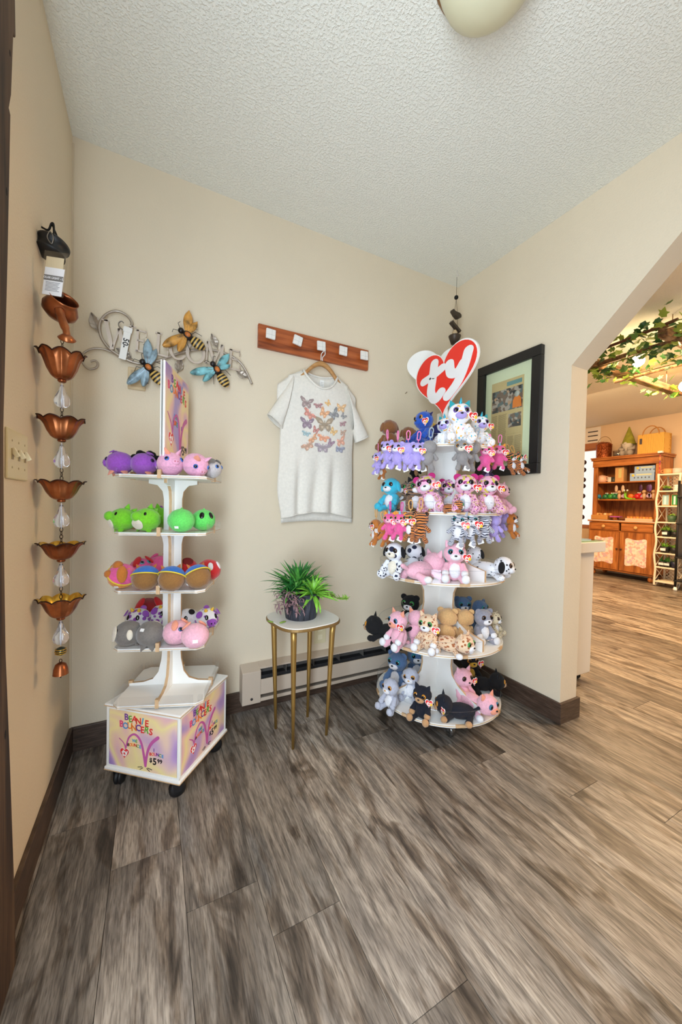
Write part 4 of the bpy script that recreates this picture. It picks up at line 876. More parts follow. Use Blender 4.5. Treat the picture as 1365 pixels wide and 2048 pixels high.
# ---------------------------------------------------------------- plush on the round tower
GIR=SPOT('giraffe',(238,206,170),(170,96,52),3.0,.36);DAL=SPOT('dalmatian',(240,240,244),(24,26,40),2.3,.24);COW=SPOT('cow',(240,242,248),(22,30,62),1.25,.36)
TIG=STRP('tiger',(222,132,64),(30,20,16),2.2,5,.40);ZEB=STRP('zebra_grey',(226,226,234),(66,68,88),3.0,6,.45);TAB=STRP('tabby',(156,116,80),(56,40,30),2.6,6,.45)
LEO=SPECK('pink_leopard',[(0,(150,40,110)),(.26,(240,178,206)),(.62,(212,200,70)),(.72,(240,178,206)),(.92,(90,40,60))],4.5)
RAI=SPECK('rainbow_dots',[(0,(246,244,246)),(.62,(246,244,246)),(.70,(250,190,80)),(.76,(246,244,246)),(.84,(90,190,220)),(.88,(246,244,246)),(.93,(240,130,180)),(.97,(160,210,90))],4.2)
BRD=FUR('brown_hound',(134,86,48));DBL=FUR('dragon_blue',(24,78,176));NAV=FUR('navy',(34,36,90));CYA=FUR('cyan',(60,186,214));SLO=FUR('sloth_grey',(150,144,142));SLT=FUR('slate_blue',(84,112,150));FLU=FUR('fluffy_tan',(216,172,116));OWG=FUR('owl_grey',(190,192,206));DKP=FUR('dark_purple',(70,52,92));DOB=FUR('doberman',(24,26,38));RAC=FUR('raccoon',(152,152,164));YEL=FUR('yellow',(226,178,60));TEA=FUR('teal',(40,160,170));LEC=SPOT('cream_leopard',(230,212,176),(90,66,44),2.6,.3);MAG=FUR('magenta',(196,44,120))
GRN=(60,140,70);TEAL=(40,130,140);AMB=(196,130,40);BRO=(70,44,30)
def K(b,m=WHT,e='round',em=None,ir=BRO,p=None,h=None,t=None,nose=None,fz=.038,bl=None): return dict(b=b,m=m,e=e,em=em or b,bl=bl or m,ir=ir,p=p or b,h=h,t=t or b,nose=nose or EYEB,fz=fz)
KD=dict(hound=K(BRD,TAN,'flop',BRD,AMB,fz=.05),dragon=K(DBL,DBL,'spike',NAV,AMB,h=None),navy=K(NAV,NAV,'point',YEL,AMB),unicorn=K(RAI,LAV,'point',TEA,(120,90,160),h=P('horn_teal',(40,160,190),.3,.4),fz=.04,bl=RAI),
lav=K(LAV,WHT,'round',LAV,BRO,p=LAV,bl=LAV),sloth=K(SLO,CRM,'none',SLO,AMB,bl=SLO),pinkcat=K(LTP,WHT,'point',LTP,TEAL,p=WHT),hotuni=K(PNK2,LTP,'point',ORA,AMB,bl=PNK2,h=P('horn_blue',(120,190,220),.4)),tiger=K(TIG,WHT,'round',TIG,GRN,p=TIG),rust=K(RUS,WHT,'flop',RUS,BRO),
cyan=K(CYA,WHT,'flop',CYA,BRO),tabby=K(TAB,WHT,'point',BLK,GRN),leo=K(LEO,WHT,'round',MAG,(70,50,60)),zeb=K(ZEB,WHT,'point',ZEB,TEAL,p=ZEB),cow=K(COW,CRM,'flop',BLK,BRO),dal=K(DAL,WHT,'flop',BLK,BRO),black=K(BLK,TAN,'point',BLK,AMB),blackwhite=K(BLK,WHT,'round',BLK,GRN,p=WHT),
pig=K(LTP,COR,'point',COR,(50,110,140),p=WHT,bl=LTP),gir=K(GIR,WHT,'point',GIR,GRN,p=WHT,bl=GIR),fluff=K(FLU,WHT,'round',FLU,BRO,fz=.09),slate=K(SLT,WHT,'round',SLT,TEAL,fz=.04),racc=K(RAC,WHT,'round',RAC,BRO,p=WHT),leoc=K(LEC,WHT,'round',LEC,BRO),owl=K(OWG,WHT,'none',OWG,AMB,fz=.10,nose=P('beak',(214,160,90),.5)),dob=K(DOB,TAN,'point',DOB,AMB,p=TAN,bl=DOB),bat=K(LTP,LTP,'point',LTP,BRO),dpur=K(DKP,LAV,'point',YEL,AMB,h=P('horn_gold',(220,180,70),.3,.5)),blackyel=K(BLK,YEL,'round',BLK,AMB))
def head(t,k,c,r):
    """head with muzzle, nose, eyes, ears, horn"""
    h=part(t,'head','blob',k['b'],c,(r*1.06,r*.95,r*.98),fuzz=k['fz'])
    part(h,'muzzle','blob',k['m'],(0,-.80,-.28),(.50,.36,.36),fuzz=k['fz']);part(h,'nose','blob',k['nose'],(0,-1.14,-.16),(.13,.09,.09),fuzz=0)
    eyes(h,k['ir'],.42,-.79,.20,.27)
    e=k['e']
    for s in (-1,1):
        if e=='round': part(h,'ear','cup',k['em'],(s*.72,-.05,.74),(.36,.36,.4),(90,s*25,0))
        elif e=='point': part(h,'ear','cone',k['em'],(s*.56,0,.70),(.32,.18,.36),(0,s*24,0))
        elif e=='flop': part(h,'ear','blob',k['em'],(s*.98,-.05,.0),(.22,.34,.62),(0,s*-14,0))
        elif e=='spike': part(h,'ear','cone',k['em'],(s*.7,.2,.45),(.22,.12,.32),(0,s*60,0))
    if e=='spike':
        for a in (.2,.6,.95): part(h,'spike','cone',k['em'],(0,math.sin(a*1.6)*.8,math.cos(a*1.6)*.9),(.16,.1,.2),(-a*90,0,0))
    if k['h']: part(h,'horn','cone',k['h'],(0,-.35,.86),(.16,.16,.34),(18,0,0))
    return h
GT='plush animals on the round tower';GK='keychain plush clipped on the round tower'
def plush(u,v,D,z,s,rot,pose,kd,label,roll=0,pitch=0,tg=1,dz=0,name='plush_animal'):
    k=KD[kd];p=at(u,v,D);p.z=z+dz
    t=thing(name,label,'plush toy',p,(R(pitch),R(roll),facing(p,rot)),GT);f=k['fz']
    def q(x,y,zz): return (x*s,y*s,zz*s)
    if pose=='sit':
        part(t,'torso','blob',k['b'],q(0,.02,.27),q(.23,.21,.28),fuzz=f);part(t,'belly','blob',k['bl'],q(0,-.10,.27),q(.15,.12,.2),fuzz=f);head(t,k,q(0,-.04,.70),.255*s)
        for sg in (-1,1):
            part(t,'arm','limb',k['b'],q(sg*.19,-.05,.42),q(.085,.085,.15),(-38,sg*-16,0));part(t,'paw','blob',k['p'],q(sg*.23,-.22,.22),q(.088,.088,.088),fuzz=f)
            part(t,'leg','limb',k['b'],q(sg*.15,-.08,.10),q(.105,.105,.17),(-80,0,sg*18));part(t,'foot','blob',k['p'],q(sg*.24,-.36,.11),q(.10,.085,.11),fuzz=f)
        part(t,'tail','limb',k['t'],q(.05,.2,.1),q(.05,.05,.14),(70,0,20))
        if tg: heart_tag(t,q(.27,-.20,.60),12,.20*s)
    elif pose=='lie':
        part(t,'torso','blob',k['b'],q(0,.20,.22),q(.24,.40,.22),fuzz=f);head(t,k,q(0,-.28,.36),.27*s)
        for sg in (-1,1):
            part(t,'arm','limb',k['b'],q(sg*.17,-.06,.14),q(.09,.09,.17),(-72,0,sg*32));part(t,'paw','blob',k['p'],q(sg*.32,-.30,.085),q(.09,.1,.085),fuzz=f)
            part(t,'leg','limb',k['b'],q(sg*.18,.44,.16),q(.11,.11,.17),(-62,0,sg*70));part(t,'foot','blob',k['p'],q(sg*.44,.36,.085),q(.10,.10,.085),fuzz=f)
        part(t,'tail','limb',k['t'],q(0,.55,.26),q(.055,.055,.17),(118,0,8))
        if tg: heart_tag(t,q(.30,-.34,.30),30,.20*s)
    return t
def ringD(u,r):
    l=(u-878)*1.74/729
    return 1.822-math.sqrt(max(0,r*r-l*l))
def hang(u,v,rr,s,rot,kd,clipm,label,lean=0,D=None,tg=1,name='keychain_plush'):
    k=KD[kd];p=at(u,v,D or ringD(u,rr));t=thing(name,label,'plush toy',p,(0,R(lean+random.uniform(-7,7)),facing(p,rot+random.uniform(-14,14))),GK);f=k['fz']
    def q(x,y,zz): return (x*s,y*s,zz*s)
    part(t,'torso','blob',k['b'],q(0,0,-.60),q(.20,.17,.25),fuzz=f);part(t,'belly','blob',k['bl'],q(0,-.08,-.60),q(.13,.11,.18),fuzz=f);head(t,k,q(0,-.03,-.24),.235*s)
    for sg in (-1,1):
        part(t,'arm','limb',k['b'],q(sg*.17,-.03,-.46),q(.072,.072,.14),(-20,sg*-34,0));part(t,'leg','limb',k['b'],q(sg*.11,-.04,-.76),q(.088,.088,.13),(-30,sg*-14,0));part(t,'foot','blob',k['p'],q(sg*.16,-.16,-.95),q(.085,.085,.075),fuzz=f)
    c=part(t,'clip','clip',clipm,q(0,0,.10),q(.15,.15,.17),(0,0,random.uniform(-50,50)))
    if tg: heart_tag(t,q(.22,-.24,-.36),10,.25*s)
    part(t,'price_label','card',TW,q(.13,-.2,-.98),q(.2,.2,.2),(90,20,15))
    return t
CP=P('clip_pink',(240,130,180),.35);CG=P('clip_grey',(150,166,180),.35);CT=P('clip_gold',(212,160,90),.35);CM=P('clip_magenta',(226,70,160),.35)
z5,z4,z3,z2,z1=1.30,1.0,.70,.395,.10
# top tier
plush(781,860,1.80,z5,.155,-150,'sit','hound','brown hound plush at the left end of the top tier',tg=0,name='plush_dog')
plush(818,860,1.86,z5,.135,-170,'sit','hound','brown hound plush half hidden behind the blue dragon',tg=0,name='plush_dog')
plush(850,860,1.67,z5,.165,-52,'sit','dragon','bright blue dragon plush on the top tier facing left',name='plush_dragon')
plush(876,860,1.74,z5,.125,150,'sit','navy','navy dragon plush under the point of heart sign',name='plush_dragon')
plush(893,860,1.70,z5,.145,-25,'sit','unicorn','rainbow dotted white unicorn plush just left of the largest one',name='plush_unicorn')
plush(918,860,1.60,z5,.185,12,'sit','unicorn','largest rainbow dotted white unicorn plush in the front of top tier',name='plush_unicorn')
plush(959,860,1.68,z5,.150,25,'sit','unicorn','rainbow dotted white unicorn plush at right end of the top tier',name='plush_unicorn')
# upper keychains
hang(757,905,.295,.105,-55,'lav',CP,'lavender keychain plush hanging lowest at far left of upper row',-8)
hang(776,882,.295,.125,-35,'lav',CP,'lavender keychain plush with white muzzle, second in upper row')
hang(796,884,.29,.12,-20,'lav',CP,'lavender keychain plush, third in the upper row')
hang(817,884,.28,.12,150,'lav',CP,'lavender keychain plush with its back turned in the upper row',6)
hang(837,885,.275,.115,-5,'lav',CP,'lavender keychain plush beside the grey sloth in upper row',6)
hang(861,880,.27,.128,165,'sloth',CG,'grey sloth keychain plush seen from behind, left of the gap',-8)
hang(923,881,.27,.128,5,'sloth',CG,'grey sloth keychain plush facing out with cream face')
hang(950,880,.275,.135,150,'sloth',CG,'grey sloth keychain plush seen from behind, right of the facing one',-10)
hang(977,890,.29,.118,0,'hotuni',CP,'hot pink unicorn keychain plush beside the grey sloths',name='keychain_unicorn')
hang(1000,890,.30,.118,18,'hotuni',CP,'hot pink unicorn keychain plush next to the tigers',name='keychain_unicorn')
hang(1018,906,.305,.11,40,'tiger',CT,'tiger keychain plush just right of the pink unicorns',-18,name='keychain_tiger')
hang(1030,908,.31,.115,60,'tiger',CT,'tiger keychain plush at far right of the upper row',-30,name='keychain_tiger')
hang(764,925,.27,.085,-30,'rust',CT,'rust brown keychain plush peeking below the lavender ones',D=1.84,tg=0)
hang(828,922,.27,.10,20,'black',CT,'black keychain plush in shadow behind the lavender row',D=1.80,tg=0)
hang(975,928,.27,.105,10,'dpur',CT,'dark purple keychain plush below the pink unicorns',D=1.78,tg=0)
# fourth tier
plush(784,990,1.76,z4,.165,-35,'sit','cyan','cyan plush at the left end of the leopard tier',tg=0,name='plush_animal')
plush(806,990,1.80,z4,.15,-60,'sit','tabby','brown tabby cat plush next to the cyan one',pitch=-15,name='plush_cat')
plush(831,990,1.69,z4,.155,10,'sit','tabby','brown tabby cat plush with green eyes beside pink leopards',name='plush_cat')
plush(868,990,1.62,z4,.175,-8,'sit','leo','pink spotted leopard plush tilting its head, left of the three large',roll=-16,name='plush_leopard')
plush(898,990,1.78,z4,.165,0,'sit','leo','pink spotted leopard plush squeezed behind the two front ones',name='plush_leopard')
plush(931,990,1.60,z4,.175,2,'sit','leo','pink spotted leopard plush facing straight out in middle of tier',name='plush_leopard')
plush(975,990,1.64,z4,.175,22,'sit','leo','pink spotted leopard plush at the right looking right',name='plush_leopard')
plush(1000,990,1.78,z4,.15,60,'sit','bat','pale pink plush behind the right-hand leopard',tg=0)
plush(906,1010,1.565,z4,.085,95,'lie','tiger','small tiger plush lying at the feet of the leopards',tg=0,name='plush_tiger')
# lower keychains
hang(753,1038,.31,.125,-60,'rust',CT,'rust brown dog keychain plush at far left of the lower row',-14,name='keychain_dog')
hang(768,1044,.30,.115,-150,'rust',CT,'rust brown dog keychain plush, second from left in the lower row',10,name='keychain_dog')
hang(781,1025,.30,.12,-25,'hotuni',CM,'hot pink keychain plush, left of the pink pair in lower row')
hang(803,1026,.295,.115,-10,'hotuni',CM,'hot pink keychain plush beside the lower tigers')
hang(822,1024,.285,.125,-20,'tiger',CT,'tiger keychain plush facing out in the lower row',name='keychain_tiger')
hang(842,1023,.28,.135,165,'tiger',CT,'tiger keychain plush with striped back in the lower row',name='keychain_tiger')
hang(922,1026,.28,.142,-6,'zeb',CG,'grey striped cat keychain plush, leftmost of the grey three',name='keychain_cat')
hang(945,1025,.285,.14,6,'zeb',CG,'grey striped cat keychain plush, middle of the grey three',name='keychain_cat')
hang(968,1026,.29,.135,170,'zeb',CG,'grey striped cat keychain plush turned away, right of the grey three',name='keychain_cat')
hang(989,1027,.295,.13,160,'lav',CP,'lavender keychain plush beside the grey striped cats',tg=0)
hang(1008,1024,.30,.13,120,'lav',CP,'lavender keychain plush near the right end of lower row',-14)
hang(1021,1026,.31,.125,70,'rust',CT,'rust brown keychain plush at the right end of lower row',-6,tg=0)
# third tier
plush(790,1130,1.66,z3,.165,-28,'sit','cow','black spotted white cow plush at left end of its tier',name='plush_cow',tg=0)
plush(828,1120,1.74,z3,.155,160,'sit','cow','black spotted white cow plush with its back turned',name='plush_cow')
plush(872,1110,1.92,z3,.16,-50,'sit','pinkcat','pale pink cat plush at the back by the centre panels',tg=0,name='plush_cat')
plush(852,1140,1.63,z3,.185,135,'lie','pinkcat','pink cat plush lying with its back end toward the left',tg=0,name='plush_cat')
plush(909,1140,1.60,z3,.175,6,'sit','pinkcat','pink cat plush sitting up with teal eyes in front',name='plush_cat')
plush(948,1120,1.76,z3,.145,150,'sit','dal','dalmatian plush seen from behind beside the pink cat',name='plush_dog')
plush(987,1130,1.68,z3,.165,75,'lie','dal','dalmatian plush lying at right end with its tail raised',name='plush_dog')
# second tier
plush(768,1235,1.72,z2,.165,-100,'lie','black','black dog plush lying at far left with muzzle over the edge',tg=0,name='plush_dog')
plush(822,1210,1.90,z2,.175,-20,'sit','blackwhite','black and white plush standing behind the pink pigs',tg=0)
plush(799,1230,1.63,z2,.165,-48,'sit','pig','pink pig plush facing left with a blue eye',name='plush_pig')
plush(833,1230,1.70,z2,.15,165,'sit','pig','pink pig plush turned away next to the giraffe',name='plush_pig')
plush(858,1250,1.60,z2,.165,-22,'sit','gir','giraffe plush sitting upright, left of the pair',name='plush_giraffe')
plush(912,1270,1.565,z2,.15,62,'lie','gir','giraffe plush lying on its belly, head to the right',name='plush_giraffe')
plush(895,1240,1.69,z2,.165,172,'sit','fluff','fluffy tan plush with its back turned above the lying giraffe',tg=0)
plush(930,1240,1.71,z2,.155,188,'sit','fluff','fluffy tan plush with orange rump beside the raccoon',tg=0)
plush(925,1210,1.93,z2,.165,20,'sit','slate','slate blue plush at the back right of the giraffe tier',tg=0)
plush(958,1215,1.90,z2,.155,60,'sit','slate','slate blue plush behind the raccoon',tg=0)
plush(966,1240,1.72,z2,.16,35,'sit','racc','grey and white raccoon plush at the right of giraffe tier',tg=0,name='plush_raccoon')
plush(988,1240,1.80,z2,.12,70,'sit','leoc','small cream leopard plush at right edge of giraffe tier',tg=0,name='plush_leopard')
# bottom tier
plush(784,1370,1.66,z1,.145,-40,'sit','owl','pale grey curly owl plush nearest the left edge of bottom tier',tg=0,name='plush_owl')
plush(822,1350,1.76,z1,.15,-12,'sit','owl','pale grey curly owl plush beside the column',tg=0,name='plush_owl')
plush(797,1330,1.86,z1,.19,-30,'sit','slate','slate blue plush with white ears behind the owls',tg=0)
plush(833,1330,1.95,z1,.185,10,'sit','slate','slate blue plush against the column behind the owls',tg=0)
plush(846,1400,1.59,z1,.150,-22,'sit','dob','black and tan dog plush sitting on the bottom tier',name='plush_dog')
plush(908,1410,1.60,z1,.150,-82,'lie','dob','black and tan dog plush lying across front of the bottom tier',name='plush_dog')
plush(925,1360,1.74,z1,.165,40,'sit','bat','pink plush leaning on the column at right of bottom tier')
plush(957,1390,1.64,z1,.165,55,'lie','pig','pink pig plush lying at the right edge of bottom tier',tg=0,name='plush_pig')
plush(938,1340,1.93,z1,.175,30,'sit','blackyel','black plush with yellow markings behind the pink one')
plush(977,1360,1.84,z1,.15,100,'lie','black','black plush lying at the back right of bottom tier',tg=0)
# ---------------------------------------------------------------- shop beyond the opening
OAK=ramp_mat('hutch_oak','noise',3,[(.3,(120,66,26)),(.5,(168,100,44)),(.72,(196,126,64))],.4,(9,9,1.1),interp='LINEAR',detail=5,dist=.4)
OAKH=ramp_mat('hutch_oak_flat','noise',3,[(.3,(120,66,26)),(.5,(168,100,44)),(.72,(196,126,64))],.4,(9,1.1,9),interp='LINEAR',detail=5,dist=.4)
FLO=ramp_mat('floral_cloth','cells',34,[(0,(222,176,166)),(.3,(236,208,192)),(.55,(242,224,210)),(.75,(214,180,190)),(.9,(226,200,160))],.9)
HX=6.55;HD=.44;Y0,Y1=.71,1.59
hu=thing('hutch','oak hutch with open shelves, two drawers and floral door panels in the shop','cabinet',(HX,(Y0+Y1)/2,0))
yl,yr=(Y1-Y0)/2,-(Y1-Y0)/2
def hb_(nm,x0,x1,y0,y1,z0,z1,m=OAK,par=None,bv=.003): return B().box(x0,x1,y0,y1,z0,z1).build(nm,m,par or hu,bevel=bv)
for y0,y1 in ((yl-.022,yl),(yr,yr+.022)): hb_('side_panel',0,HD,y0,y1,.085,.835);hb_('upper_side',.10,HD,y0+(.0),y1,.87,1.80)
hb_('back_board',HD-.015,HD,yr,yl,.09,1.80);hb_('top_board',.03,HD,yr-.02,yl+.02,1.80,1.83,OAKH);hb_('cornice',.055,.10,yr-.008,yl+.008,1.70,1.80,OAKH)
hb_('top_cap',.02,HD,yr-.03,yl+.03,1.83,1.848,OAKH)
for y0,y1 in ((yl-.06,yl),(yr,yr+.06)): hb_('stile',.07,.10,y0,y1,.87,1.70)
for z in (1.462,1.19): hb_('shelf',.11,HD-.015,yr+.022,yl-.022,z-.018,z,OAKH)
hb_('counter',-.02,HD,yr-.015,yl+.015,.838,.868,OAKH)
hb_('counter_edge',-.024,-.019,yr-.015,yl+.015,.856,.868,P('worn_edge',(226,206,186),.5))
hb_('bottom_board',0,HD,yr,yl,.09,.115,OAKH);hb_('mid_rail',.0,.03,yr,yl,.698,.712,OAKH)
for a,b_ in ((yl-.03,.015),(-.015,yr+.03)):
    d=hb_('drawer',-.012,.03,min(a,b_),max(a,b_),.715,.828,OAKH);B().lathe([(.010,0),(.012,.012),(.022,.022),(.024,.032),(.016,.038),(.0001,.039)],16,T(-.012,(a+b_)/2,.772)@RY(R(-90))).build('knob',P('knob_wood',(212,164,104),.4),d)
def wavy(y0,y1,z0,z1,n=14):
    o=[]
    for i in range(n+1): t=i/n;o.append((lerp(y0,y1,t),z0-.013*math.cos(2*math.pi*t)+.02*(abs(2*t-1)**10)))
    for i in range(n+1): t=1-i/n;o.append((lerp(y0,y1,t),z1+.013*math.cos(2*math.pi*t)-.02*(abs(2*t-1)**10)))
    return o
for a,b_ in ((yl-.02,.004),(-.004,yr+.02)):
    d=hb_('door',-.012,.022,min(a,b_),max(a,b_),.118,.695)
    B().prism(wavy(min(a,b_)+.075,max(a,b_)-.075,.21,.605),-.0145,-.011,MYZ).build('cloth_panel',FLO,d)
    s=-1 if a<.1 else 1
    B().ell((-.024,s*.028,.44),.013,12,8).build('knob',P('dark_knob',(60,32,20),.35),d)
for y in (yl-.06,yr+.06):
    for x in (.05,HD-.05): B().lathe([(.02,0),(.034,.02),(.036,.05),(.024,.075),(.03,.09)],16,T(x,y,0)).build('foot',OAK,hu)
def far(u,v,x): return hit(u,v,0,x)
# items on top of the hutch
HT=1.848
def put(name,label,cat,u,x,z,group=None,rz=0): p=hit(u,950,0,x);return thing(name,label,cat,(x,p.y,z),(0,0,R(rz)),group)
t=put('copper_lantern','hammered copper bucket lantern on top of the hutch','lantern',1207,6.78,HT)
HAM=ramp_mat('pierced_copper','voronoi',60,[(0,(250,190,120)),(.25,(196,104,52)),(.6,(130,62,30))],.4,interp='LINEAR',metal=.7)
B().lathe([(.0001,0),(.10,0),(.102,.01),(.108,.22),(.112,.225),(.10,.235),(.075,.26),(.0001,.26)],28).build('body',HAM,t)
B().tube([(0,.105*math.cos(R(a)),.22+.14*math.sin(R(a))) for a in range(0,181,15)],.004,6).build('handle',P('thin_wire',(170,140,100),.4,.7),t)
t=put('glass_pot','small clear glass pot on hutch beside the gnome','pot',1236,6.74,HT)
B().lathe([(.0001,0),(.05,0),(.065,.02),(.07,.10),(.066,.10),(.06,.02),(.0001,.006)],22).build('bowl',clear('smoky_glass',(.75,.75,.74),.3),t)
B().lathe([(.0001,.007),(.057,.012),(.063,.06),(.0001,.07)],18).build('filling',P('pale_stone',(168,164,160),.8),t)
t=put('garden_gnome','grey stone gnome with mossy green pointed hat on the hutch','figurine',1256,6.76,HT,rz=-90)
STN=P('grey_stone',(160,152,142),.8,bump=.4,bscale=50)
B().ell((0,0,.11),(.085,.075,.115),18,12).build('body',STN,t);B().ell((-.05,-.06,.05),(.04,.06,.05),12,8).build('boot',STN,t);B().ell((.05,-.06,.05),(.04,.06,.05),12,8).build('boot',STN,t)
B().lathe([(.10,.185),(.085,.20),(.06,.29),(.03,.38),(.008,.45),(.0001,.455)],18).build('hat',P('moss_green',(140,140,44),.85,vary=.25,vscale=20),t)
B().lathe([(.0001,.06),(.03,.09),(.06,.15),(.07,.19),(.0001,.2)],14,T(0,-.045,0)).build('beard',P('stone_beard',(196,188,176),.85),t);B().ell((0,-.10,.19),.022,10,7).build('nose',P('stone_beard',(196,188,176),.85),t)
for s in (-1,1): B().tube([(s*.075,0,.16),(s*.09,-.06,.11),(s*.03,-.10,.10)],.024,10).build('arm',STN,t)
t=put('woven_bag','square golden woven bag with round handles on the hutch','bag',1306,6.76,HT)
WOV=ramp_mat('woven_straw','wave',40,[(.2,(196,140,52)),(.6,(232,184,92))],.8,(1,.6,1),interp='LINEAR',dist=2)
B().prism([(-.16,-.10),(.16,-.10),(.17,.10),(-.17,.10)],0,.29,Matrix(((0,1,0,0),(1,0,0,0),(0,0,1,0),(0,0,0,1)))).build('body',WOV,t,bevel=.008)
for x in (-.095,.095): B().tube(smooth_path([(x,.10*math.cos(R(a)),.27+.13*math.sin(R(a))) for a in range(0,181,20)],3),.007,7).build('handle',P('bag_handle',(184,124,52),.6),t)
B().box(-.108,-.104,.10,.13,.15,.23).build('bag_label',P('bag_tag',(70,62,66),.6),t)
# shelf items: upper shelf
S1,S2,S3=1.462,1.19,.868
t=put('teapot','pink ceramic teapot at left of the hutch upper shelf','teapot',1205,6.78,S1)
PKC=P('pink_ceramic',(232,186,160),.35)
B().lathe([(.0001,0),(.06,0),(.072,.04),(.066,.09),(.05,.115),(.02,.12),(.0001,.13)],20).build('body',PKC,t);B().tube(smooth_path([(0,.06,.04),(0,.10,.07),(0,.115,.12)],4),[.014]*4+[.01]*4+[.008],10).build('spout',PKC,t)
B().tube(smooth_path([(0,-.06,.03),(0,-.10,.04),(0,-.105,.08),(0,-.06,.10)],4),.008,8).build('handle',PKC,t)
for u,m,nm in ((1222,P('white_ceramic',(226,220,206),.35),'white mug with a handle beside the pink teapot'),(1229,P('dark_ceramic',(60,64,60),.4),'dark mug half hidden by the kraft box')):
    t=put('mug',nm,'mug',u,6.80,S1,'mugs on the hutch');B().lathe([(.0001,0),(.036,0),(.04,.01),(.042,.085),(.038,.085),(.035,.01),(.0001,.008)],18).build('cup',m,t);B().tube(smooth_path([(0,-.04,.02),(0,-.068,.03),(0,-.068,.06),(0,-.04,.07)],4),.006,7).build('handle',m,t)
t=put('kraft_box','tall brown kraft box standing on hutch upper shelf','box',1243,6.73,S1)
B().box(-.05,.05,-.058,.058,0,.225).build('carton',P('kraft',(198,150,96),.8),t,bevel=.002);B().box(-.0515,-.05,-.03,.012,.06,.20).build('window_print',P('kraft_print',(196,184,120),.6),t)
LBX=P('light_blue_box',(150,180,216),.5);SUN=P('sun_print',(244,206,70),.5)
for u,w_,z0,h_,nm in ((1288,.30,S1,.118,'pale blue carton lying under the other on hutch shelf'),(1293,.25,S1+.118,.10,'pale blue carton stacked on top of the other')):
    t=put('blue_carton',nm,'box',u,6.72,z0,'blue cartons on the hutch');B().box(-.05,.05,-w_/2,w_/2,0,h_).build('carton',LBX,t,bevel=.002)
    B().lathe([(.018,0),(.018,.001),(.0001,.001)],14,T(-.0502,w_/2-.04,h_*.72)@RY(R(-90))).build('sun_print',SUN,t)
    for i in range(5): B().ell((-.0505,w_/2-.06-i*.045,h_*.42),(.001,.009,.012),8,6).build('dot_print',P('carton_print',(86,90,110),.6),t)
    B().box(-.0506,-.05,-w_/2+.03,w_/2-.08,h_*.70,h_*.86).build('stripe_print',P('carton_yellow',(206,208,170),.6),t)
# middle shelf: painted garden figures
def bug(u,label,m,kind):
    t=put('garden_figure',label,'figurine',u,6.74,S2,'painted metal garden figures')
    if kind=='ball': B().ell((0,0,.05),.034,16,10).build('gazing_ball',m,t);B().lathe([(.028,0),(.012,.012),(.016,.02)],14).build('stand',P('green_gold',(130,136,60),.4,.5),t)
    elif kind=='bug':
        B().ell((0,0,.045),(.035,.04,.04),14,9).build('body',m,t);B().ell((0,-.03,.078),.024,12,8).build('head',m,t)
        for s in (-1,1): B().ell((-.018,-.03+s*.012,.098),.009,8,6).build('eye',P('white_enamel',(240,240,236),.3),t);B().ell((.0,s*.045,.02),(.02,.03,.012),10,6).build('leg',m,t)
    elif kind=='snail':
        B().tube(smooth_path([(0,-.08,.015),(0,-.02,.015),(0,.04,.02),(0,.06,.06),(0,.055,.095)],5),.017,10).build('body',m,t);B().ell((0,-.015,.05),(.026,.036,.036),16,10).build('shell',P('orange_enamel',(230,110,40),.35),t)
        for s in (-1,1): B().tube([(0,.055+s*.008,.10),(0,.055+s*.022,.13)],.004,6).build('stalk',m,t);B().ell((0,.055+s*.022,.14),.014,10,7).build('eye',P('white_enamel',(240,240,236),.3),t)
    elif kind=='winged':
        B().ell((0,0,.05),(.022,.024,.05),12,8).build('body',P('tan_enamel',(198,160,120),.4),t);B().ell((-.004,0,.115),.026,12,8).build('head',P('tan_enamel',(198,160,120),.4),t)
        for s in (-1,1): B().ell((0,s*.045,.17),(.006,.022,.055),12,8,).build('ear',m,t);B().prism([(0,0),(s*.075,.05),(s*.06,-.03)],-.002,.002,T(.01,0,.05)@RZ(R(90))@RX(R(90))).build('wing',P('lilac_enamel',(190,160,190),.4),t)
    return t
GE=P('green_enamel',(60,150,60),.3);GE2=P('dark_green_enamel',(36,110,70),.3)
bug(1200,'small blue gazing ball on hutch middle shelf',P('blue_glaze',(50,130,170),.2),'ball');bug(1213,'dark green metal frog, leftmost on the hutch middle shelf',GE2,'bug');bug(1224,'green metal frog in the middle of hutch shelf',GE,'bug');bug(1231,'green metal frog right behind the leaning fairy',GE2,'bug')
bug(1241,'pale winged figure with tan head between frogs and snail',P('tan_wing',(206,176,150),.5),'winged');bug(1262,'lime green snail with orange shell and tall eyes',P('lime_enamel',(120,196,40),.35),'snail');bug(1277,'red metal ladybird on the hutch middle shelf',P('red_enamel',(196,32,40),.3),'bug');bug(1291,'winged figure with tall dark purple ears',P('purple_enamel',(70,30,80),.4),'winged');bug(1310,'lilac winged figure at right end of the hutch shelf',P('lilac_dark',(110,70,140),.4),'winged')
# counter items
BSK=ramp_mat('basket_weave','wave',60,[(.3,(160,104,44)),(.6,(212,156,84))],.8,interp='LINEAR',dist=1)
t=put('wicker_basket','shallow tan basket of small goods on hutch counter','basket',1208,6.70,S3)
B().prism([(-.09,-.12),(.09,-.12),(.09,.12),(-.09,.12)],0,.075).build('basket',BSK,t,bevel=.01)
for i in range(9): B().ell((random.uniform(-.06,.06),-.1+.025*i,.085),(.03,.03,.022),10,6).build('item',P('goods_%d'%(i%3),[(214,160,90),(190,130,70),(226,196,150)][i%3],.6),t)
t=put('wire_stand','small wire stand of purple packets on hutch counter','stand',1236,6.66,S3)
B().box(-.04,.04,-.07,.07,.045,.062).build('purple_packets',P('purple_packet',(176,80,170),.5),t,bevel=.003)
for y in (-.065,.065):
    for x in (-.035,.035): B().tube([(x,y,0),(x,y,.05)],.002,6).build('leg',P('thin_wire',(170,140,100),.4,.7),t)
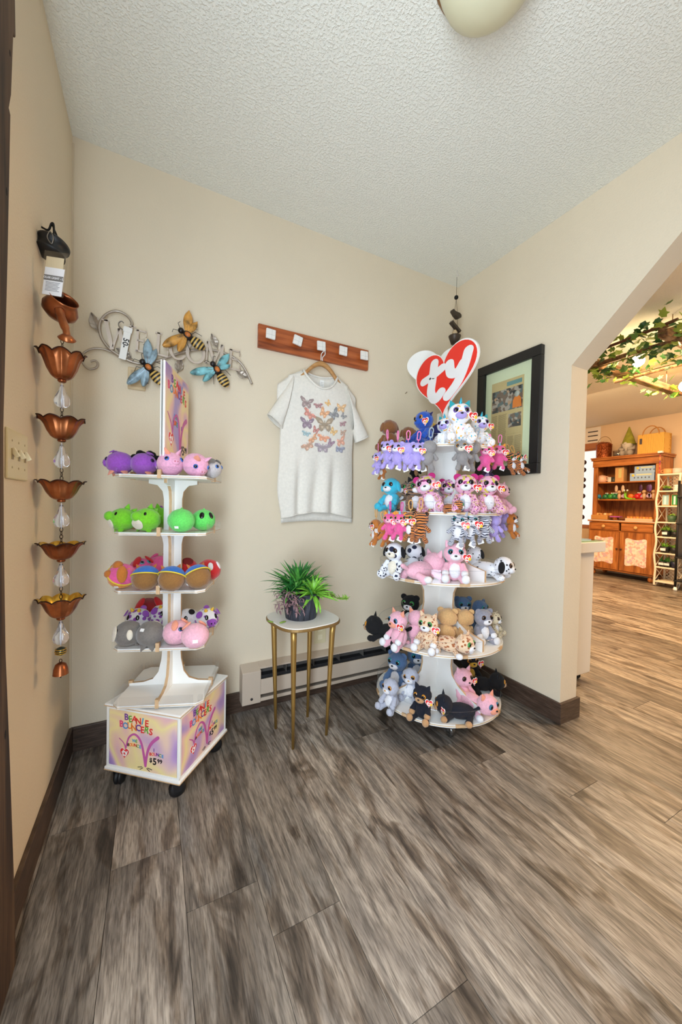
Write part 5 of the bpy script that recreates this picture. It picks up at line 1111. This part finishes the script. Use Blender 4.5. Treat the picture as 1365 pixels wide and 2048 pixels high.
t=put('low_basket','dark low basket in the middle of hutch counter','basket',1251,6.72,S3);B().lathe([(.0001,0),(.07,0),(.085,.05),(.08,.05),(.066,.006),(.0001,.006)],22).build('basket',P('dark_wicker',(112,62,28),.8),t)
t=put('wooden_tray','long pale tray of orange packets on hutch counter','tray',1286,6.66,S3);B().box(-.07,.07,-.17,.17,0,.04).build('tray',P('pale_tray',(210,184,150),.6),t,bevel=.003)
for i in range(8): B().box(-.055,.055,-.155+i*.039,-.122+i*.039,.038,.066).build('packet',P('orange_packet_%d'%(i%2),[(226,150,60),(206,130,70)][i%2],.5),t)
t=tag(B().tube(smooth_path([(6.53,.69,1.80),(6.53,.69,1.4),(6.535,.70,1.15),(6.53,.71,.92)],5),.007,8).build('bead_string',ramp_mat('bead_colours','cells',30,[(0,(240,150,70)),(.35,(180,50,70)),(.6,(236,196,120)),(.8,(120,60,120))],.5)),'long colourful bead string hanging at the front corner of the hutch','string')
B().box(6.52,6.56,.665,.715,1.83,1.856).build('string_hook',P('white_enamel',(240,240,236),.3),t)
# white wicker shelf
WX=6.40;ws=thing('wicker_shelf','white wicker shelf rack of potted plants beside the hutch','shelf',(WX,.53,0))
WW=P('white_wicker',(232,222,200),.6)
wz=[1.525,1.30,1.097,.88,.68,.462,.27,.075]
for y in (-.118,.118):
    B().tube(smooth_path([(0,y,.012),(0,y,.10)]+[(0,y+(.012 if i%2 else -.006)*(1 if y>0 else -1),.25+.18*i) for i in range(7)]+[(0,y,1.53)],4),.013,8).build('post',WW,ws)
    B().tube([(.28,y,.0),(.28,y,1.53)],.012,8).build('post',WW,ws)
    B().tube(smooth_path([(0,y,.10),(.02,y,.02),(.06,y,.012),(.10,y,.06),(.12,y,.075)],4),.008,7).build('foot_curl',WW,ws)
    for za,zb in zip(wz,wz[1:]):
        B().tube([(.02,y,za-.02),(.26,y,zb+.01)],.005,6).build('cross_brace',WW,ws);B().tube([(.02,y,zb+.01),(.26,y,za-.02)],.005,6).build('cross_brace',WW,ws)
for z in wz: B().box(-.008,.29,-.118,.118,z-.018,z).build('shelf_board',WW,ws,bevel=.005)
for za,zb in zip(wz,wz[1:]):
    h_=za-.02-zb
    for i in range(-3,6):
        for s in (-1,1):
            a=-.118+.045*i;y0,z0,y1,z1=a,zb,a+h_,za-.02
            # clip the lattice strip to the bay
            if y0<-.118: z0+=(-.118-y0);y0=-.118
            if y1>.118: z1-=(y1-.118);y1=.118
            if y1-y0<.02: continue
            B().tube([(.283+s*.003,s*y0,z0),(.283+s*.003,s*y1,z1)],.0042,5).build('lattice_strip',WW,ws)
def sput(name,label,cat,y,z,x=6.52,group=None): return thing(name,label,cat,(x,.53+y,z),(0,0,0),group)
for y,m,nm in ((.06,P('terracotta_cup',(220,150,96),.5),'terracotta cup on top of the wicker shelf'),(-.04,P('grey_cup',(190,186,176),.5),'grey ribbed cup on top of the wicker shelf')):
    t=sput('cup',nm,'cup',y,wz[0]);B().lathe([(.0001,0),(.04,0),(.05,.02),(.052,.075),(.047,.075),(.044,.02),(.0001,.01)],18).build('bowl',m,t);B().tube(smooth_path([(0,.05,.02),(0,.075,.03),(0,.075,.055),(0,.05,.065)],3),.006,6).build('handle',m,t)
def potted(y,z,r,h,pm,lm,n,label,ln=.07,card=True,kind='spike',dz=0,x=6.47):
    t=sput('potted_plant',label,'plant',y,z,x,'potted plants on the wicker shelf')
    B().lathe([(.0001,0),(r*.78,0),(r,h),(r*.9,h),(.0001,h*.9)],18).build('pot',pm,t)
    for i in range(n):
        o=link('leaf',random.choice(lm),t);o.matrix_local=T(random.uniform(-r,r)*.4,random.uniform(-r,r)*.5,h*.9)@RZ(i*2.4)@RX(R(random.uniform(15,75)))@S(ln*random.uniform(.7,1.2))
    if card: B().box(-r-.006,-r-.004,-.028,.028,h*.35,h*.75).build('name_card',P('card_white',(236,236,238),.6),t)
DG=P('green_pot',(70,100,72),.5);BKP=P('black_pot',(26,26,28),.5)
potted(.045,wz[1],.05,.03,BKP,BL['y'],18,'low dish of yellow succulents on second wicker shelf',.06,False)
t=sput('dish_stack','stack of white dishes on second wicker shelf','dishes',-.06,wz[1]);
for i in range(3): B().lathe([(.0001,0),(.045,0),(.058,.026),(.05,.026),(.0001,.012)],18,T(0,0,i*.026)).build('dish',P('white_enamel',(240,240,236),.3),t)
for y,c1,nm in ((.055,(150,190,200),'pale blue and green seed box on third wicker shelf'),(-.045,(40,140,70),'bright green seed box on third wicker shelf')):
    t=sput('seed_box',nm,'box',y,wz[2],6.50);B().box(-.03,.03,-.042,.042,0,.155).build('carton',P('kraft',(198,150,96),.8),t,bevel=.002);B().box(-.032,-.03,-.034,.034,.012,.145).build('box_print',P('seed_%d'%c1[0],c1,.5),t);B().box(-.033,-.032,-.006,.014,.02,.13).build('box_stripe',P('card_white',(236,236,238),.6),t)
potted(-.02,wz[3],.05,.085,DG,BL['y'],22,'dark green pot with yellow sprig on fourth wicker shelf',.05,False)
potted(.03,wz[4],.055,.085,BKP,BL['y'],34,'bushy yellow green plant with white card on fifth shelf',.08)
potted(-.06,wz[4],.045,.075,BKP,BL['m'],18,'small dark plant at right of the fifth wicker shelf',.06,False)
potted(.04,wz[5],.058,.085,BKP,BL['b'],34,'green plant with cream card on sixth wicker shelf',.075)
potted(-.06,wz[5],.048,.08,BKP,BL['b'],24,'lime leaved plant in black pot right of the sixth shelf',.065,False)
potted(.06,wz[6],.042,.075,BKP,BL['d'],26,'grassy plant with card, left of the seventh wicker shelf',.09)
potted(0,wz[6],.042,.075,BKP,BL['m'],26,'grassy plant with card in the middle of the seventh shelf',.09)
potted(-.07,wz[6],.042,.085,P('navy_pot',(28,34,62),.5),BL['d'],18,'dark plant in navy pot, right of the seventh shelf',.07,False)
# dark display rack at the right edge of the picture
t=thing('black_rack','black metal display rack at the right edge of the picture','rack',(6.30,.30,0))
for x in (0,.4):
    for y in (-.10,.085): B().tube([(x,y,.05),(x,y,1.42)],.014,8).build('post',BLACKP,t)
for z in (.12,.42,.86,1.2): B().box(-.02,.42,-.12,.10,z,z+.02).build('shelf',BLACKP,t,bevel=.003)
B().box(0,.4,.086,.094,.44,1.38).build('side_panel',P('blue_black_panel',(44,58,76),.4),t)
for x in (.0,.4):
    for y in (-.1,.085): B().lathe([(.02,0),(.022,.02),(.012,.05)],12,T(x,y,0)).build('foot',P('white_enamel',(240,240,236),.3),t)
# white display plinth right behind the jamb
pl=thing('display_plinth','white display plinth on casters just behind the wall opening','plinth',(2.43,-.555,0))
WPL=P('plinth_white',(226,220,210),.45)
B().box(-.21,.212,0,.42,.05,.775).build('body',WPL,pl,bevel=.003);B().box(-.24,.275,-.03,.45,.775,.836).build('top_slab',WPL,pl,bevel=.004)
B().box(-.235,.265,-.02,.44,.836,.844).build('glass_top',clear('green_glass',(.72,.86,.80),.2),pl)
for x in (-.16,-.02,.16):
    for y in (.05,.37): caster(pl,x,y,BLACKP,.022,.052)
t=thing('heart_ornament','white heart shaped stand with mustard shelf on the plinth','ornament',(2.585,-.25,.844))
B().tube(smooth_path([(.0,0,.01),(.045,0,.08),(.05,0,.13),(.02,0,.17),(-.03,0,.19)],5),.012,9).build('frame',P('white_enamel',(240,240,236),.3),t)
B().box(-.10,.085,-.03,.03,.075,.088).build('shelf',P('mustard',(210,160,30),.5),t,bevel=.002);B().lathe([(.0001,0),(.05,0),(.05,.012),(.0001,.012)],18).build('base',P('white_enamel',(240,240,236),.3),t)
B().ell((-.035,0,.125),.026,14,9).build('glass_ball',GL,t)
# string of dark ornaments in front of the window
t=thing('ornament_string','string of dark glass balls hanging beside the hutch window','ornament',(6.46,1.66,0))
B().tube([(0,0,.72),(0,0,2.44)],.002,5).build('cord',BLACKP,t)
DGL=P('dark_glass_ball',(44,28,36),.12)
for z in (1.78,1.66,1.50,1.40,1.24,1.06,.90): B().ell((0,0,z),.042,16,10).build('glass_ball',DGL,t)
for z in (1.72,1.56,1.32,1.14,.98,.80): B().prism([(.05*math.cos(R(a*36))*(1 if a%2 else .55),.05*math.sin(R(a*36))*(1 if a%2 else .55)) for a in range(10)],-.004,.004,T(0,.03,z)@RY(R(90))).build('metal_star',P('star_metal',(150,156,150),.3,.7),t)
# window in the far wall
w1=struct(B().box(6.985,6.998,1.66,2.56,.70,2.08).build('window_1',P('window_frame_wood',(172,112,76),.5)))
w1['label']='bright shop window with a wooden frame'
for y in (1.70,2.13): B().box(6.978,6.986,y,y+.39,.76,2.03).build('window_pane',P('daylit_pane',(214,234,246),.3,emit=.6),w1)
B().box(6.96,6.99,1.64,2.58,2.06,2.16).build('window_head',P('window_frame_wood',(172,112,76),.5),w1)
# notice on the far wall
t=tag(B().box(6.988,6.999,1.70,1.98,2.13,2.43).build('wall_notice',P('notice_white',(238,232,224),.6),bevel=.002),'white notice with three dark lines high on the shop wall','notice')
for z in (2.36,2.29,2.21): B().box(6.9865,6.988,1.74,1.90,z-.012,z+.006).build('notice_line',P('notice_ink',(60,54,60),.7),t)
# hanging ladder with ivy and globe bulbs
iv=thing('hanging_ladder','rustic wooden ladder hung under the shop ceiling with ivy','ladder',(0,0,0))
LOG=ramp_mat('rustic_log','noise',4,[(.3,(84,56,34)),(.6,(142,104,68)),(.8,(176,140,100))],.8,(2,12,12),interp='LINEAR',detail=4)
ZL=2.28
B().box(3.46,5.2,-.545,-.485,ZL-.03,ZL+.045).build('rail',LOG,iv,bevel=.008);B().box(3.52,5.2,-.015,.045,ZL-.045,ZL+.02).build('rail',LOG,iv,bevel=.008)
for x in (3.62,4.2): B().tube([(x,-.62,ZL-.03),(x+.01,-.25,ZL-.02),(x,.14,ZL-.03)],.018,9).build('rung',LOG,iv)
for x in (3.6,4.9):
    for y in (-.515,.015): B().tube([(x,y,ZL),(x,y,CH)],.003,6).build('chain',P('thin_wire',(170,140,100),.4,.7),iv)
tw_=smooth_path([(3.40,-.62,ZL+.03),(3.42,-.40,ZL+.02),(3.40,-.2,ZL),(3.44,.05,ZL-.02),(3.46,.16,ZL-.03)],5)
B().tube(tw_,.011,7).build('twig',P('twig_bark',(92,60,34),.8),iv)
ivp=thing('ivy_garland','trailing green ivy garland wound around the hanging ladder','plant',(0,0,0))
IG=[P('ivy_dark',(48,96,44),.45,vary=.2,vscale=30),P('ivy_mid',(92,134,50),.45,vary=.2,vscale=30),P('ivy_light',(150,176,70),.45,vary=.2,vscale=30)]
il=[(0,-.5),(.16,-.42),(.42,-.34),(.36,-.08),(.58,.16),(.26,.18),(0,.62),(-.26,.18),(-.58,.16),(-.36,-.08),(-.42,-.34),(-.16,-.42)]
def ivy_mesh(m):
    b=B();b.add([(x,y,.10*abs(x)-.06*y*y) for x,y in il]+[(0,0,-.04)],[(i,(i+1)%12,12) for i in range(12)]);return b.data('leaf',m)
IM=[ivy_mesh(m) for m in IG]
vines=[tw_,smooth_path([(3.50,-.55,ZL+.05),(3.9,-.50,ZL-.02),(4.4,-.56,ZL+.02),(5.0,-.5,ZL-.04)],8),smooth_path([(3.52,.03,ZL-.05),(3.9,.05,ZL-.06),(4.4,-.0,ZL-.03),(5.0,.03,ZL-.06)],8),smooth_path([(3.6,-.58,ZL),(3.62,-.3,ZL-.05),(3.62,.1,ZL-.05)],7),smooth_path([(3.98,-.5,ZL-.02),(3.98,-.2,ZL-.06),(3.98,.1,ZL-.05)],7)]
for vn in vines[1:]: B().tube(vn,.004,5).build('vine',P('vine_stem',(120,104,50),.7),ivp)
for i in range(290):
    vn=vines[(0,0,1,2,3,3,4)[i%7]];q=random.choice(vn)+Vector((random.gauss(0,.065),random.gauss(0,.065),random.uniform(-.07,.06)))
    if q.z>CH-.03: q.z=CH-.04
    o=link('leaf',random.choice(IM),ivp);o.matrix_local=T(*q)@Euler((random.uniform(-1,1),random.uniform(-1,1),random.uniform(0,6.28))).to_matrix().to_4x4()@S(random.uniform(.045,.075))
def globe(u,v,label):
    p=at(u,v,2.98);t=thing('globe_bulb',label,'light',p,(0,0,0),'warm globe bulbs on the hanging ladder')
    B().ell((0,0,0),.046,20,14).build('bulb',P('glowing_bulb',(255,226,170),.3,emit=14),t)
    B().lathe([(.02,.035),(.02,.075),(.012,.085)],14).build('socket',BLACKP,t);B().tube([(0,0,.08),(.01,.0,ZL+.03-p.z)],.003,6).build('cord',BLACKP,t)
    l=bpy.data.lights.new('bulb_light','POINT');l.energy=9;l.color=(1,.70,.38);l.shadow_soft_size=.05;o=bpy.data.objects.new('bulb_light',l);scene.collection.objects.link(o);o.location=p+Vector((0,0,-.06))
globe(1277,722,'glowing globe bulb under the ivy, seen whole');globe(1373,772,'glowing globe bulb cut by the right edge of the picture')
